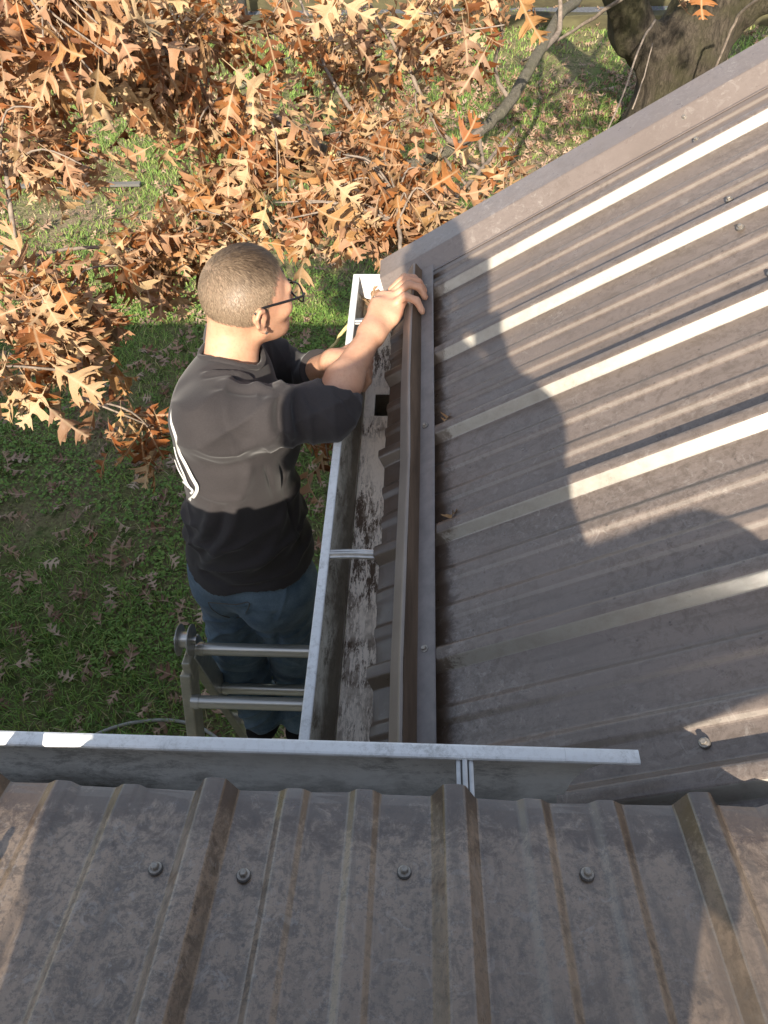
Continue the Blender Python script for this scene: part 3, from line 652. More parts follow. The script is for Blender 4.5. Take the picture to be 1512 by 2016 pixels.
feet = [cap(Ra, Ra+A(.0, .0, -.05), .036, .036, .02), cap(La, La+A(.0, .0, -.05), .036, .036, .02), cap(Ra+A(-.01, -.02, -.055), Ra+A(.05, .11, -.06), .032, .028, .02), cap(La+A(-.01, -.02, -.055), La+A(.03, .12, -.06), .032, .028, .02)]
body = SDF(tors+rarm+larm+legs+neck+head_prims(hc, hR, hF, hU)+rfore+lfore+feet+Rhand+Lhand)
V, Q = body.mesh(.0042, 1); person_part('body', (V, Q), MAT['skin'], man)
# shirt
cuffR = Re+(Rw-Re)*.24; cuffL = Le+(Lw-Le)*.58; fr = nrm(Rw-Re); fl = nrm(Lw-Le)
def cut_cuff(c, f, o):                 # end the sleeve squarely, only near that forearm
    def g(P): l = P-c; s = l@f; lat = np.linalg.norm(l-s[:, None]*f, axis=1); return np.where((lat < .085) & (s > -.03), s, -1.)
    return g
def cut_hem(P): return (-1.385+.010*np.sin(P[:, 0]*30)+.012*np.clip((P[:, 0]+.40)/.12, -1, 1)-P[:, 2])*.9
nk = [cap(nb+A(0, .004, -.01), hc+hF*-.03+hU*-.05, .060, .058, .01)]; nks = SDF(nk)
def cut_neck(P): return -nks(P)
sp = [eca(nb+A(.0, 0, -.040), ch, SD, (.122, .082), (.165, .110), .04), eca(ch, wa, SD, (.165, .110), (.145, .108), .04), eca(wa, pe+A(0, 0, -.02), PS, (.132, .124), (.176, .138), .05),
      cap(nb+A(0, .02, -.012), Rs, .054, .061, .05), cap(nb+A(0, .02, -.012), Ls, .054, .061, .05), ell(ch+A(-.060, -.05, .03), (A(1, 0, 0), A(0, 1, 0), A(0, 0, 1)), (.045, .085, .12), .08),
      cap(Rs, Rs+(Re-Rs)*.5, .062, .061, .035), cap(Rs+(Re-Rs)*.5, Re, .061, .057, .02), cap(Re, cuffR+fr*.02, .056, .0535, .02), cap(Ls, Le, .062, .055, .03), cap(Le, cuffL+fl*.02, .055, .050, .02)]
shirt = SDF(sp, [cut_cuff(cuffR, fr, 0), cut_cuff(cuffL, fl, 0), cut_hem, cut_neck])
V, Q = shirt.mesh(.0040, 2)
V = ripple(V, Q, .0020, [(9, 14, 17, .3, 1), (-16, 8, 23, 1.7, .8), (21, -19, 9, 2.2, .6), (31, 27, -22, .5, .4)])
T = lambda *pp: [trace(shirt, x, y) for x, y in pp]
FL = [(T((520, 872), (528, 930), (545, 985)), .006, -.0035), (T((553, 868), (560, 930), (572, 1000), (590, 1060)), .007, -.0045), (T((500, 880), (490, 930), (480, 975)), .012, .004),
      (T((560, 765), (550, 800), (552, 850), (575, 872)), .008, -.007), (T((585, 770), (582, 810), (590, 850), (605, 872)), .008, -.006), (T((600, 768), (610, 790), (632, 812)), .007, -.005), (T((572, 765), (566, 805), (575, 860)), .009, .006), (T((535, 775), (525, 815), (530, 870)), .012, .005),
      (T((400, 728), (450, 728), (500, 741), (540, 756)), .006, -.0035), (T((405, 742), (460, 740), (510, 754), (545, 768)), .006, -.004), (T((402, 735), (455, 734), (505, 748)), .006, .004), (T((440, 752), (500, 760), (550, 770)), .010, .005), (T((430, 766), (480, 770), (530, 780)), .009, -.004),
      (T((390, 880), (425, 895), (470, 890), (505, 870)), .011, .005), (T((385, 905), (430, 925), (480, 915)), .012, -.004), (T((440, 840), (470, 865), (500, 868)), .010, -.003),
      (T((470, 985), (455, 1040), (420, 1090), (385, 1115)), .013, .007), (T((415, 1000), (405, 1045), (385, 1075)), .011, .006), (T((440, 1000), (430, 1050), (400, 1090)), .010, -.006), (T((560, 1010), (540, 1070), (500, 1120), (450, 1150)), .014, .005), (T((590, 960), (585, 1030), (560, 1090)), .013, .005),
      (T((380, 1110), (430, 1145), (490, 1158), (550, 1130)), .012, -.004), (T((395, 975), (430, 985), (470, 982)), .010, .003), (T((620, 800), (645, 825), (660, 850)), .010, .004), (T((655, 770), (680, 790), (697, 815)), .005, -.003)]
lowm = np.clip((-1.12-V[:, 2])/.15, 0, 1)*np.clip((V[:, 2]+1.372)/.045, 0, 1); V = wrinkle(V, Q, .017, .085, (.35, -.2, 1), 4, lowm); V = wrinkle(V, Q, .013, .065, (-.5, .3, 1), 9, (.5+.5*lowm)*np.clip((V[:, 2]+1.372)/.045, 0, 1)*np.clip(np.abs((V-cuffR)@fr)/.035, 0, 1))
cf = np.clip(np.abs((V-cuffR)@fr)/.035, 0, 1)*np.clip(np.abs((V-cuffL)@fl)/.035, 0, 1); lowm = lowm*np.clip((V[:, 2]+1.372)/.045, 0, 1)
arm = cf*np.clip(1.35-np.minimum(seg_dist(V, [Rs+(Re-Rs)*.35, Re, cuffR])[0], seg_dist(V, [Ls+(Le-Ls)*.3, Le, cuffL])[0])/.065, 0, 1); V = wrinkle(V, Q, .015, .048, Re-Rs, 2, arm); V = wrinkle(V, Q, .011, .036, (Re-Rs)+A(0, .12, .1), 12, arm)
V = folds(V, Q, FL); V = lap(V, Q, .5); person_part('shirt', (V, Q), MAT['shirt'], man)
# collar band: a ribbed ring round the neck opening
ringp = []
for a in np.linspace(0, 2*np.pi, 40, endpoint=False):
    ax = nrm(hc+hF*-.03+hU*-.05-nb); e1 = nrm(np.cross(ax, A(0, 1, 0))); e2 = np.cross(ax, e1); d = e1*math.cos(a)+e2*math.sin(a); best = None
    for hgt in np.linspace(.07, -.05, 49):                   # ride down the neck until the shirt is met
        p = nb+ax*hgt+d*.0625
        if SDF(sp)(np.array([p]))[0] < .001: best = p; break
    if best is not None: ringp.append(best)
mb = MB(); rp = ringp+ringp[:2]; mb.tube(rp, .0058, 8, False); mb.build('collar', MAT['shirt'], man, 3.2)
# white print on the back, hugging the cloth
pr = MB()
def print_line(pts, wd):
    got = []
    for y, z in pts:
        P = np.array([[-.75, y, z]])
        for _ in range(70):
            d = float(shirt(P)[0])
            if d < .0007: break
            P[0, 0] += max(d*.7, .0008)
        if P[0, 0] < -.3: got.append(P[0].copy())
    if len(got) < 3: return
    got = np.array(got); g = got+A(-.0042, -.001, .001); t = np.gradient(g, axis=0); t = nrm_rows(t); s = np.cross(t, A(1, 0, 0)); s = nrm_rows(s)*wd/2
    pr.add(list(g-s)+list(g+s), [(i, i+1, len(g)+i+1, len(g)+i) for i in range(len(g)-1)])
def edge_px(py):
    a, b = 290, 410
    for _ in range(6):
        m = (a+b)/2
        if trace(shirt, m, py) is None: a = m
        else: b = m
    return b
def print_edge(rows, wd):                       # rows: (photo row, pixels in from the silhouette of the back)
    g = []
    for py, off in rows:
        e = edge_px(py)
        if e is not None:
            p = trace(shirt, e+off, py)
            if p is not None: g.append(p)
    if len(g) < 3: return
    g = np.array(catmull(g, 5)); g = g-nrm_rows(g)*.0055; t = nrm_rows(np.gradient(g, axis=0)); s = nrm_rows(np.cross(t, nrm_rows(g)))*np.linspace(wd*.5, wd, len(g))[:, None]/2
    pr.add(list(g-s)+list(g+s), [(i, i+1, len(g)+i+1, len(g)+i) for i in range(len(g)-1)])
print_edge([(800, 1), (830, 4), (860, 7), (890, 12), (915, 19), (940, 24), (960, 23), (975, 16), (985, 8)], .0075)
print_edge([(880, 2), (900, 5), (920, 9), (935, 10), (950, 8), (962, 10)], .0035); print_edge([(905, 1), (925, 3), (945, 5), (960, 6)], .003); print_edge([(948, 2), (955, 6), (966, 12), (972, 8)], .005)
cy, cz_ = 1.16, -1.12
for r_, wd in ((.085, .009), (.065, .004)): print_line([(cy+r_*.93*math.cos(a), cz_+r_*math.sin(a)) for a in np.linspace(0, 2*np.pi, 60)], wd)
if pr.v: pr.build('shirt_print', MAT['print_white'], man, 3.2)
# jeans
Rkj, Lkj = Rk, Lk
def cut_top(P): return P[:, 2]+1.35
jp = [eca(wa+A(0, 0, -.05), pe, PS, (.128, .112), (.156, .118), .04), cap(Rh, Rk, .090, .070, .03), cap(Rk, Ra+A(0, 0, .01), .069, .060, .03), cap(Lh, Lk, .086, .070, .03), cap(Lk, La+A(0, 0, .01), .070, .061, .03),
      ell(pe+PS*.066-PF*.03+A(0, 0, -.065), (PS, PF, A(0, 0, 1)), (.074, .084, .085), .03), ell(pe-PS*.066-PF*.03+A(0, 0, -.065), (PS, PF, A(0, 0, 1)), (.074, .084, .085), .03)]
jeans = SDF(jp, [cut_top, lambda P: (min(Ra[2], La[2])-.035)-P[:, 2]]); V, Q = jeans.mesh(.0045, 2)
V = ripple(V, Q, .0024, [(14, 9, 28, .2, 1), (-20, 17, 19, 1.1, .8), (25, -22, 35, 2., .6), (8, 33, -41, .4, .5)])
T = lambda *pp: [trace(jeans, x, y) for x, y in pp]
JF = [(T((410, 1186), (425, 1205), (460, 1216), (486, 1204), (490, 1184)), .003, .0030), (T((412, 1190), (440, 1194), (475, 1194), (488, 1188)), .003, .0022), (T((560, 1140), (562, 1165), (556, 1190), (545, 1225)), .004, .0035), (T((540, 1210), (545, 1250), (548, 1300)), .008, -.006),
      (T((430, 1290), (470, 1305), (520, 1290)), .010, .005), (T((430, 1318), (475, 1330), (525, 1312)), .010, -.005), (T((445, 1345), (490, 1355), (530, 1340)), .010, .006), (T((470, 1380), (500, 1390), (535, 1380)), .010, .005), (T((465, 1215), (460, 1260), (470, 1300)), .012, .003), (T((560, 1290), (590, 1305), (612, 1300)), .010, .005), (T((570, 1330), (590, 1340), (610, 1335)), .010, -.005)]
V = wrinkle(V, Q, .010, .06, (.3, .2, 1), 3, np.clip((-1.60-V[:, 2])/.2, .15, 1)); V = wrinkle(V, Q, .007, .045, (-.6, .2, 1), 8, np.clip((-1.5-V[:, 2])/.2, .2, 1)); V = folds(V, Q, JF); jn = person_part('jeans', (V, Q), MAT['jeans'], man)
pk = [p for p in T((410, 1186), (418, 1200), (440, 1213), (465, 1216), (484, 1206), (490, 1186), (465, 1190), (435, 1188), (410, 1186)) if p is not None]
m_simple('stitch', (.11, .10, .085), .8, 0, .3, 80)
if len(pk) > 4: mb = MB(); mb.tube([p-.003*nrm(p) for p in catmull(pk, 4)], .0011, 5); mb.build('pocket_stitching', MAT['stitch'], jn)
for an, dx, dy in ((Ra, .05, .11), (La, .03, .12)):
    s = SDF([cap(an+A(-.01, -.025, -.052), an+A(dx, dy, -.062), .045, .040, .02), cap(an+A(0, 0, -.02), an+A(0, 0, -.05), .044, .046, .02)], [lambda P, z=an[2]-.088: z-P[:, 2]]); person_part('shoe', s.mesh(.005, 2), MAT['shoe'], man)
scalp(hc, hR, hF, hU, man); hair(hc, hR, hF, hU, man, 16000); eyes(hc, hR, hF, hU, man)
# glasses
q = lambda r, f, u: hc+(hR*r+hF*f+hU*u)*HSC
gl = empty('glasses'); gl.parent = man; gl.location = (0, 0, 0); gl.matrix_parent_inverse = Matrix.Translation(man.location).inverted()
for s in (-1, 1):
    mb = MB(); mb.tube(catmull([q(s*.079, -.030, .008), q(s*.080, -.012, .018), q(s*.081, .03, .017), q(s*.080, .085, .014), q(s*.070, .103, .012)], 4), [.0024]*17, 8); mb.build('temple', MAT['frame_black'], gl, .8)
    mb = MB(); pts = [q(s*.038+.030*math.cos(a)*s, .108-.006*abs(math.cos(a)), -.002+.019*math.sin(a)) for a in np.linspace(0, 2*np.pi, 28)]; mb.tube(pts, .0020, 6, False); mb.build('rim', MAT['frame_black'], gl, .8)
    mb = MB(); mb.add(pts[:-1]+[p+hF*.0015 for p in pts[:-1]], [tuple(range(27)), tuple(range(27, 54))[::-1]]+[(i, (i+1) % 27, 27+(i+1) % 27, 27+i) for i in range(27)]); mb.build('lens', MAT['lens_glass'], gl)
mb = MB(); mb.tube([q(-.010, .110, .002), q(0, .113, .004), q(.010, .110, .002)], .0018, 6); mb.build('bridge', MAT['frame_black'], gl)
mb = MB(); mb.tube([q(.0855, -.008, -.041), q(.0885, -.008, -.041)], .0032, 10); mb.build('ear_stud', MAT['strap_metal'], man)

# ------------------------------------------------------------------ the photographer, sitting on the main roof behind the camera (casts the big shadow)
pho = empty('person', (-.12, -.42, -.52))
tag(pho, 'seated photographer in dark jacket whose shadow falls across the wing roof', 'person', 'people')
pc = A(-.128, -.165, .120); pF = nrm((.10, .93, -.35)); pU = nrm(A(0, 0, 1)-pF*pF[2]); pR = np.cross(pF, pU)
pn = A(-.125, -.265, -.058); pch = A(-.12, -.315, -.20); ppe = A(-.12, -.43, -.405); PX = A(1, 0, 0)
PRs, PLs = A(.055, -.265, -.132), A(-.300, -.265, -.132); PRe, PLe = A(.105, -.215, -.335), A(-.335, -.20, -.335); PRw, PLw = A(.040, -.125, -.150), A(-.105, -.125, -.150)
PRh, PLh = A(-.035, -.395, -.42), A(-.21, -.40, -.42); PRk, PLk = A(.322, -.045, -.398), A(-.315, -.085, -.475); PRa, PLa = A(-.075, -.155, -.550), A(-.06, -.25, -.50)
bt = [eca(pn, pch, PX, (.10, .07), (.165, .11), .05), eca(pch, ppe, PX, (.165, .11), (.165, .12), .05), cap(pn, PRs, .05, .055, .05), cap(pn, PLs, .05, .055, .05),
      cap(PRs, PRe, .05, .04, .03), cap(PLs, PLe, .05, .04, .03), cap(PRe, PRw, .04, .027, .03), cap(PLe, PLw, .04, .027, .03), cap(PRh, PRk, .085, .055, .03), cap(PLh, PLk, .085, .055, .03), cap(PRk, PRa, .052, .036, .03), cap(PLk, PLa, .052, .036, .03),
      cap(pn, pc+pF*-.03+pU*-.05, .058, .054, .03)]
for w_, s_ in ((PRw, 1), (PLw, -1)):                    # hands closed round the two long edges of the phone
    pm = A(.016 if s_ > 0 else -.064, -.085, -.092); bt.append(eca(w_, pm+A(.012*s_, -.012, -.012), UP, (.027, .02), (.036, .014), .02))
    for k in range(4): b = pm+A(.014*s_, 0, 0)+UP*(-.024+.018*k); bt += finger([b-FW*.014, b+FW*.006, b+FW*.010-A(.024*s_, 0, 0), b+FW*.009-A(.040*s_, 0, 0)], .0092, .0072)
    b = pm+A(.012*s_, 0, 0)-UP*.012; bt += finger([b-FW*.018, b-FW*.026+UP*.018-A(.012*s_, 0, 0), b-FW*.024+UP*.032-A(.022*s_, 0, 0)], .0115, .008)
pb = SDF(bt+head_prims(pc, pR, pF, pU)); person_part('body', pb.mesh(.0065, 1), MAT['skin'], pho)
jk = SDF([eca(pn+A(0, 0, -.02), pch, PX, (.115, .08), (.18, .125), .05), eca(pch, ppe+A(0, 0, .01), PX, (.18, .125), (.18, .135), .05), cap(pn+A(0, 0, -.02), PRs, .045, .064, .04), cap(pn+A(0, 0, -.02), PLs, .045, .064, .04),
          cap(PRs, PRe, .064, .054, .03), cap(PLs, PLe, .064, .054, .03), cap(PRe, PRw+(PRe-PRw)*.12, .053, .042, .03), cap(PLe, PLw+(PLe-PLw)*.12, .053, .042, .03)],
         [lambda P: -SDF([cap(pn, pc, .064, .064)])(P)]); V, Q = jk.mesh(.007, 2); V = ripple(V, Q, .004, [(24, 17, 31, 0, 1), (-30, 21, 12, 1, .8)]); person_part('jacket', (V, Q), MAT['jacket'], pho)
tr = SDF([eca(ppe+A(0, 0, .06), ppe, PX, (.165, .12), (.178, .132), .05), cap(PRh, PRk, .090, .062, .04), cap(PLh, PLk, .096, .066, .04), cap(PRk, PRa, .052, .048, .03), cap(PLk, PLa, .060, .052, .03)]); V, Q = tr.mesh(.007, 2); person_part('jeans', (V, Q), MAT['jeans'], pho)
for an, d in ((PRa, A(-.16, -.02, -.005)), (PLa, A(.16, -.03, -.012))):
    s = SDF([cap(an, an+d, .046, .040, .02)]); person_part('shoe', s.mesh(.007, 2), MAT['shoe'], pho)
scalp(pc, pR, pF, pU, pho); hair(pc, pR, pF, pU, pho, 4000, 5); eyes(pc, pR, pF, pU, pho)
phn = MB(); phn.box(A(0, 0, 0)-FW*.009-UP*.058-RT*.024, .074, .150, .008, (RT, UP, FW)); ph = phn.build('phone', MAT['frame_black'], None, None, .003)
tag(ph, 'black phone held by the seated photographer', 'phone')

# ------------------------------------------------------------------ oak leaves
def leaf_mesh(seed, curl, droop, twist):
    r = random.Random(seed)
    half = [(.010, 0, 0), (.016, .10, .10), (.08, .15, .13), (.18, .21, .16), (.29, .31, .19), (.20, .285, .21), (.17, .32, .225), (.10, .27, .245), (.028, .28, .275), (.026, .36, .36), (.09, .41, .40), (.20, .47, .44), (.32, .55, .48), (.43, .67, .51), (.33, .63, .53), (.31, .69, .55), (.20, .62, .575), (.10, .60, .595), (.028, .61, .615),
            (.028, .69, .69), (.09, .74, .73), (.17, .80, .765), (.28, .93, .79), (.18, .88, .81), (.15, .92, .825), (.08, .865, .845), (.035, .86, .86), (.04, .90, .90), (.09, .95, .93), (.13, 1.02, .95), (.04, .97, .97), (.004, 1., 1.)]
    sides = []
    for s in (-1, 1): wf = r.uniform(.8, 1.12); sides.append([(w_*s*wf*r.uniform(.86, 1.12), t+r.uniform(-.012, .012)) for w_, t, _ in half])
    n = len(half); V = []; F = []
    def bend(x, t):
        z = curl*abs(x)*1.2+curl*2.2*x*x+.03*math.sin(9*t+seed)*abs(x)*4; x2 = x*(1-.55*abs(curl)*abs(x)*2)
        a = twist*(t-.3); x3 = x2*math.cos(a)-z*math.sin(a); z = x2*math.sin(a)+z*math.cos(a)
        th = droop*t; y = math.sin(th)/droop if abs(droop) > .01 else t; zz = (math.cos(th)-1)/droop if abs(droop) > .01 else 0
        return (x3, y, z+zz)
    ts = [h[2] for h in half]
    cols = []
    for s in range(2):
        cols.append([(bend(x, t), bend(x*.5, .5*t+.5*ts[i])) for i, (x, t) in enumerate(sides[s])])
    for i in range(n):
        V += [cols[0][i][0], cols[0][i][1], bend(0, ts[i]), cols[1][i][1], cols[1][i][0]]
    for i in range(n-1):
        for k in range(4): a = i*5+k; F.append((a, a+1, a+6, a+5))
    b = len(V)                                               # leaf stalk
    for p in ((-.006, 0, 0), (.006, 0, 0), (.006, -.2, .01), (-.006, -.2, .01)): V.append(p)
    F.append((b, b+1, b+2, b+3)); return np.array(V), np.array(F)
LV = [leaf_mesh(i, *c) for i, c in enumerate([(.15, .5, .3), (.25, -.6, -.5), (.32, .9, .5), (.10, -.3, .2), (-.25, .8, -.3), (.45, 1.2, .7), (.2, -1., -.6), (.3, .4, .9), (.55, .7, -.4), (.12, 1.0, 0)])]
def m_leaf(name, stops, rnd=True, trans=.22):
    t = NT(name); at = t.n('ShaderNodeAttribute', attribute_name='rnd'); oi = t.n('ShaderNodeObjectInfo')
    f = t.math('FRACT', t.math('ADD', at.outputs['Fac'], oi.outputs['Random'])); c = t.ramp(f, stops)
    c = t.mix(t.math('MULTIPLY', t.ramp(t.noise(45, 5, .6), [(.45, 0), (.7, 1)]), .35), c, tuple(x*.45 for x in stops[0][1]))
    md = t.n('ShaderNodeAttribute', attribute_name='mid'); c = t.mix(t.math('MULTIPLY', t.ramp(md.outputs['Fac'], [(.0, 1), (.035, 0)]), .55), c, (.55, .42, .26))
    gm = t.n('ShaderNodeNewGeometry'); c = t.mix(t.math('MULTIPLY', gm.outputs['Backfacing'], .35), c, (.46, .34, .23))
    t.set(c, .55, 0, .3); t.bump(t.noise(90, 4, .6), .25, .002)
    tr = t.n('ShaderNodeBsdfTranslucent'); t.l(c, tr.inputs[0]); mx = t.n('ShaderNodeMixShader'); mx.inputs[0].default_value = trans
    t.l(t.b.outputs[0], mx.inputs[1]); t.l(tr.outputs[0], mx.inputs[2]); t.l(mx.outputs[0], t.out.inputs[0]); MAT[name] = t.m
m_leaf('leaf_tree', [(0, (.13, .046, .015)), (.25, (.27, .098, .030)), (.52, (.36, .158, .055)), (.74, (.41, .235, .098)), (.90, (.55, .39, .21)), (1, (.22, .070, .020))])
m_leaf('leaf_fallen', [(0, (.15, .075, .045)), (.35, (.24, .135, .088)), (.7, (.32, .205, .140)), (.9, (.40, .30, .22)), (1, (.22, .075, .032))], trans=.08)
def leaf_mid(v, k=5):
    m = np.abs((np.arange(len(v)) % k)-k//2)/(k//2); m[-4:] = 0; return (m*np.abs(v[:, 0])*2).astype(np.float32)
LM = []
for i, (v, f) in enumerate(LV):
    me = np_mesh('leaf', v, f, True); me.attributes.new('rnd', 'FLOAT', 'POINT'); a = me.attributes.new('mid', 'FLOAT', 'POINT'); a.data.foreach_set('value', leaf_mid(v)); LM.append(me)
def frame(d, roll):
    d = nrm(d); a = nrm(np.cross(d, A(0, 0, 1) if abs(d[2]) < .95 else A(1, 0, 0))); b = np.cross(a, d)
    return a*math.cos(roll)+b*math.sin(roll), d, -a*math.sin(roll)+b*math.cos(roll)
LVL = []                                                     # the same leaves with half the faces, for the litter far off
for v, f in LV:
    n_ = (len(v)-4)//5; w_ = np.concatenate([v[:-4].reshape(n_, 5, 3)[:, [0, 2, 4]].reshape(-1, 3), v[-4:]]); LVL.append((w_, np.array([(3*i+k, 3*i+k+1, 3*i+k+4, 3*i+k+3) for i in range(n_-1) for k in range(2)]+[(3*n_, 3*n_+1, 3*n_+2, 3*n_+3)])))
def leaf_stuff(name, items, mat, parent=None, low=False):
    Vs, Fs, Rs_ = [], [], []; o = 0
    for (p, X, Y, Z, s, v) in items:
        lv, lf = (LVL if low else LV)[v]; Vs.append(p+(lv[:, :1]*X+lv[:, 1:2]*Y+lv[:, 2:3]*Z)*s); Fs.append(lf+o); o += len(lv); Rs_.append(np.full(len(lv), random.random()))
    me = np_mesh(name, np.concatenate(Vs), np.concatenate(Fs)); a = me.attributes.new('rnd', 'FLOAT', 'POINT'); a.data.foreach_set('value', np.concatenate(Rs_).astype(np.float32))
    a = me.attributes.new('mid', 'FLOAT', 'POINT'); a.data.foreach_set('value', np.concatenate([leaf_mid((LVL if low else LV)[it[5]][0], 3 if low else 5) for it in items]))
    o = link(name, me, mat, parent); o['kind'] = 'stuff'; return o
def leaf_object(name, it, mats, parent=None):
    p, X, Y, Z, s, v = it; o = bpy.data.objects.new(name, mats[v]); COL.objects.link(o)
    o.matrix_basis = Matrix(((X[0]*s, Y[0]*s, Z[0]*s, p[0]), (X[1]*s, Y[1]*s, Z[1]*s, p[1]), (X[2]*s, Y[2]*s, Z[2]*s, p[2]), (0, 0, 0, 1)))
    if parent is not None: o.parent = parent; o.matrix_parent_inverse = Matrix.Translation(parent.location).inverted()
    return o
LMT = []; LMF = []
for me in LM: a = me.copy(); a.materials.append(MAT['leaf_tree']); LMT.append(a); b = me.copy(); b.materials.append(MAT['leaf_fallen']); LMF.append(b)

# ------------------------------------------------------------------ the oak: trunk, limbs reaching over the yard, drooping twigs of brown leaves
def m_bark(name, c1, c2, moss, scale):
    t = NT(name); mpn = t.noise(scale, 10, .78, .8, (1, 1, .30)); c = t.ramp(mpn, [(.3, c1), (.68, c2)])
    c = t.mix(t.math('MULTIPLY', t.ramp(t.noise(2.6, 4, .6), [(.42, 0), (.62, 1)]), .6), c, moss)
    t.set(c, .9, 0, .2); t.bump(mpn, 1., .05); MAT[name] = t.m
m_bark('bark', (.010, .008, .006), (.15, .122, .090), (.055, .056, .022), 34); m_bark('bark_branch', (.13, .115, .085), (.34, .31, .25), (.22, .22, .14), 40)
m_simple('twig_bark', (.30, .24, .19), .8, 0, .55, 40); m_simple('cut_wood', (.66, .56, .25), .7, 0, .2, 60)
oak = empty('oak_tree', (2.85, 9.0, -CZ)); tag(oak, 'old oak with thick mossy trunk and low branches of brown autumn leaves', 'tree')
tk = SDF([cap((2.82, 9.05, -4.0), (2.85, 9.0, -3.4), .54, .40, .1), cap((2.85, 9.0, -3.4), (2.84, 9.0, -2.95), .40, .42, .1), cap((2.60, 8.95, -3.10), (2.20, 8.9, -2.72), .22, .21, .10), cap((2.20, 8.9, -2.72), (1.6, 8.4, -1.6), .21, .18, .1), cap((1.6, 8.4, -1.6), (1.2, 7.6, -.4), .18, .15, .1),
          cap((2.92, 9.0, -2.95), (3.02, 9.1, -2.0), .36, .30, .12), cap((3.02, 9.1, -2.0), (3.2, 9.1, .8), .30, .2, .1), cap((3.12, 9.0, -2.75), (4.1, 8.7, -1.9), .17, .13, .1), cap((4.1, 8.7, -1.9), (5.3, 8.2, -.6), .13, .09, .1)]
         + [cap((2.8, 9.05, -3.9), (2.8+.75*math.cos(a), 9.05+.75*math.sin(a), -4.02), .22, .10, .12) for a in (3.6, 4.6, 5.5, .3, 2.)])
V, Q = tk.mesh(.022, 2); V = ripple(V, Q, .010, [(24, 15, 4, 0, 1), (-17, 27, 5, 1, .8), (38, -30, 8, 2, .6)]); person_part('trunk', (V, Q), MAT['bark'], oak)
BR = []
def branch(pts, r0, r1, mat='bark_branch', n=9, name='branch'):
    P = catmull([atd(*p) if not isinstance(p, np.ndarray) else p for p in pts], 5); k = len(P)
    P = [p+rng.normal(0, .0022, 3)*(0 < i < k-1) for i, p in enumerate(P)]
    mb = MB(); mb.tube(P, [r0+(r1-r0)*i/(k-1) for i in range(k)], n); BR.append(P); return mb.build(name, MAT[mat], oak, 3.2)
b1 = branch([A(1.3, 7.7, -.5), A(1.15, 6.2, -.55), (1150, -40, 4.9), (1105, 25, 4.2), (1055, 112, 3.6), (1010, 190, 3.3), (960, 245, 3.1), (890, 295, 2.95), (800, 322, 2.8), (700, 314, 2.7), (630, 290, 2.6)], .036, .015)
branch([(630, 290, 2.6), (560, 240, 2.5), (470, 195, 2.4), (350, 115, 2.3), (200, 40, 2.15), (60, -40, 2.0)], .011, .005, 'twig_bark', 7)
branch([A(1.2, 7.6, -.4), A(-.6, 6.0, -.2), (420, -160, 4.6), (330, -40, 3.7), (290, 80, 3.2), (230, 170, 3.0), (130, 165, 2.9), (20, 150, 2.8), (-120, 170, 2.7)], .07, .012)
branch([(420, -160, 4.6), (150, -140, 3.4), (40, -60, 2.6), (-30, 60, 2.3), (-40, 220, 2.2), (10, 330, 2.2), (30, 470, 2.25), (70, 560, 2.2), (140, 610, 2.15), (160, 700, 2.05), (150, 780, 2.0)], .013, .004, 'twig_bark', 7)
branch([(55, 548, 2.35), (62, 508, 2.4), (130, 492, 2.45), (210, 487, 2.5), (275, 490, 2.55), (350, 470, 2.6), (430, 420, 2.7), (540, 355, 2.8), (640, 300, 2.75)], .004, .011, 'twig_bark', 7)
branch([(890, 295, 2.95), (950, 335, 2.85), (1010, 345, 2.8)], .010, .005, 'twig_bark', 7); branch([(1012, 252, 3.1), (960, 320, 2.9), (900, 385, 2.7), (870, 430, 2.6)], .007, .009, 'twig_bark', 7)
branch([(942, 258, 3.05), (950, 320, 2.95), (957, 388, 2.85)], .009, .006, 'twig_bark', 7); branch([(875, 310, 2.9), (905, 350, 2.8), (940, 385, 2.75)], .007, .005, 'twig_bark', 7)
branch([(1055, 112, 3.6), (1100, 60, 3.9), (1100, -30, 4.0)], .02, .010, 'twig_bark', 7); branch([(1000, 195, 3.3), (975, 140, 3.2), (985, 60, 3.0), (960, -30, 2.8)], .010, .006, 'twig_bark', 7)
branch([(960, 245, 3.1), (900, 285, 2.9), (850, 230, 2.8), (800, 130, 2.7), (740, 30, 2.6), (700, -60, 2.5)], .012, .005, 'twig_bark', 7)
branch([(780, 320, 2.8), (700, 230, 3.0), (640, 130, 3.1), (600, 20, 3.2), (560, -60, 3.2)], .010, .005, 'twig_bark', 7); branch([(800, 322, 2.8), (790, 350, 2.75), (784, 384, 2.7)], .013, .012)
branch([(1180, 290, 6.6), (1225, 190, 6.8), (1262, 85, 7.0), (1290, 40, 7.2)], .006, .012, 'twig_bark', 7); branch([(1245, 215, 7.0), (1268, 150, 7.1), (1285, 85, 7.2)], .007, .006, 'twig_bark', 7)
branch([(1403, 145, 7.0), (1440, 60, 6.6), (1462, 22, 6.4), (1520, -20, 6.0)], .010, .015, 'twig_bark', 7); branch([(1030, 120, 5), (1130, 60, 4.6), (1235, -10, 4.2)], .008, .012, 'twig_bark', 7)
branch([(783, 388, 2.35), (787, 440, 2.3), (788, 492, 2.25)], .0075, .006, 'twig_bark', 8); branch([(640, 706, 2.1), (664, 668, 2.05), (690, 634, 2.0)], .004, .0055, 'cut_wood', 7)
mb = MB(); p = atd(783, 388, 2.345); mb.tube([p+A(0, 0, -.004), p+A(0, 0, .006)], [.011, .0095], 9); p = atd(655, 303, 2.6); mb.tube([p, p+A(-.012, -.012, .010)], [.014, .012], 9); mb.build('cut_stub', MAT['cut_wood'], oak)
branch([A(3.15, 9.1, .3), A(2.6, 6.6, .9), A(1.7, 4.2, .7), (1370, -260, 2.9), (1345, -90, 2.3)], .014, .005, 'twig_bark', 7)
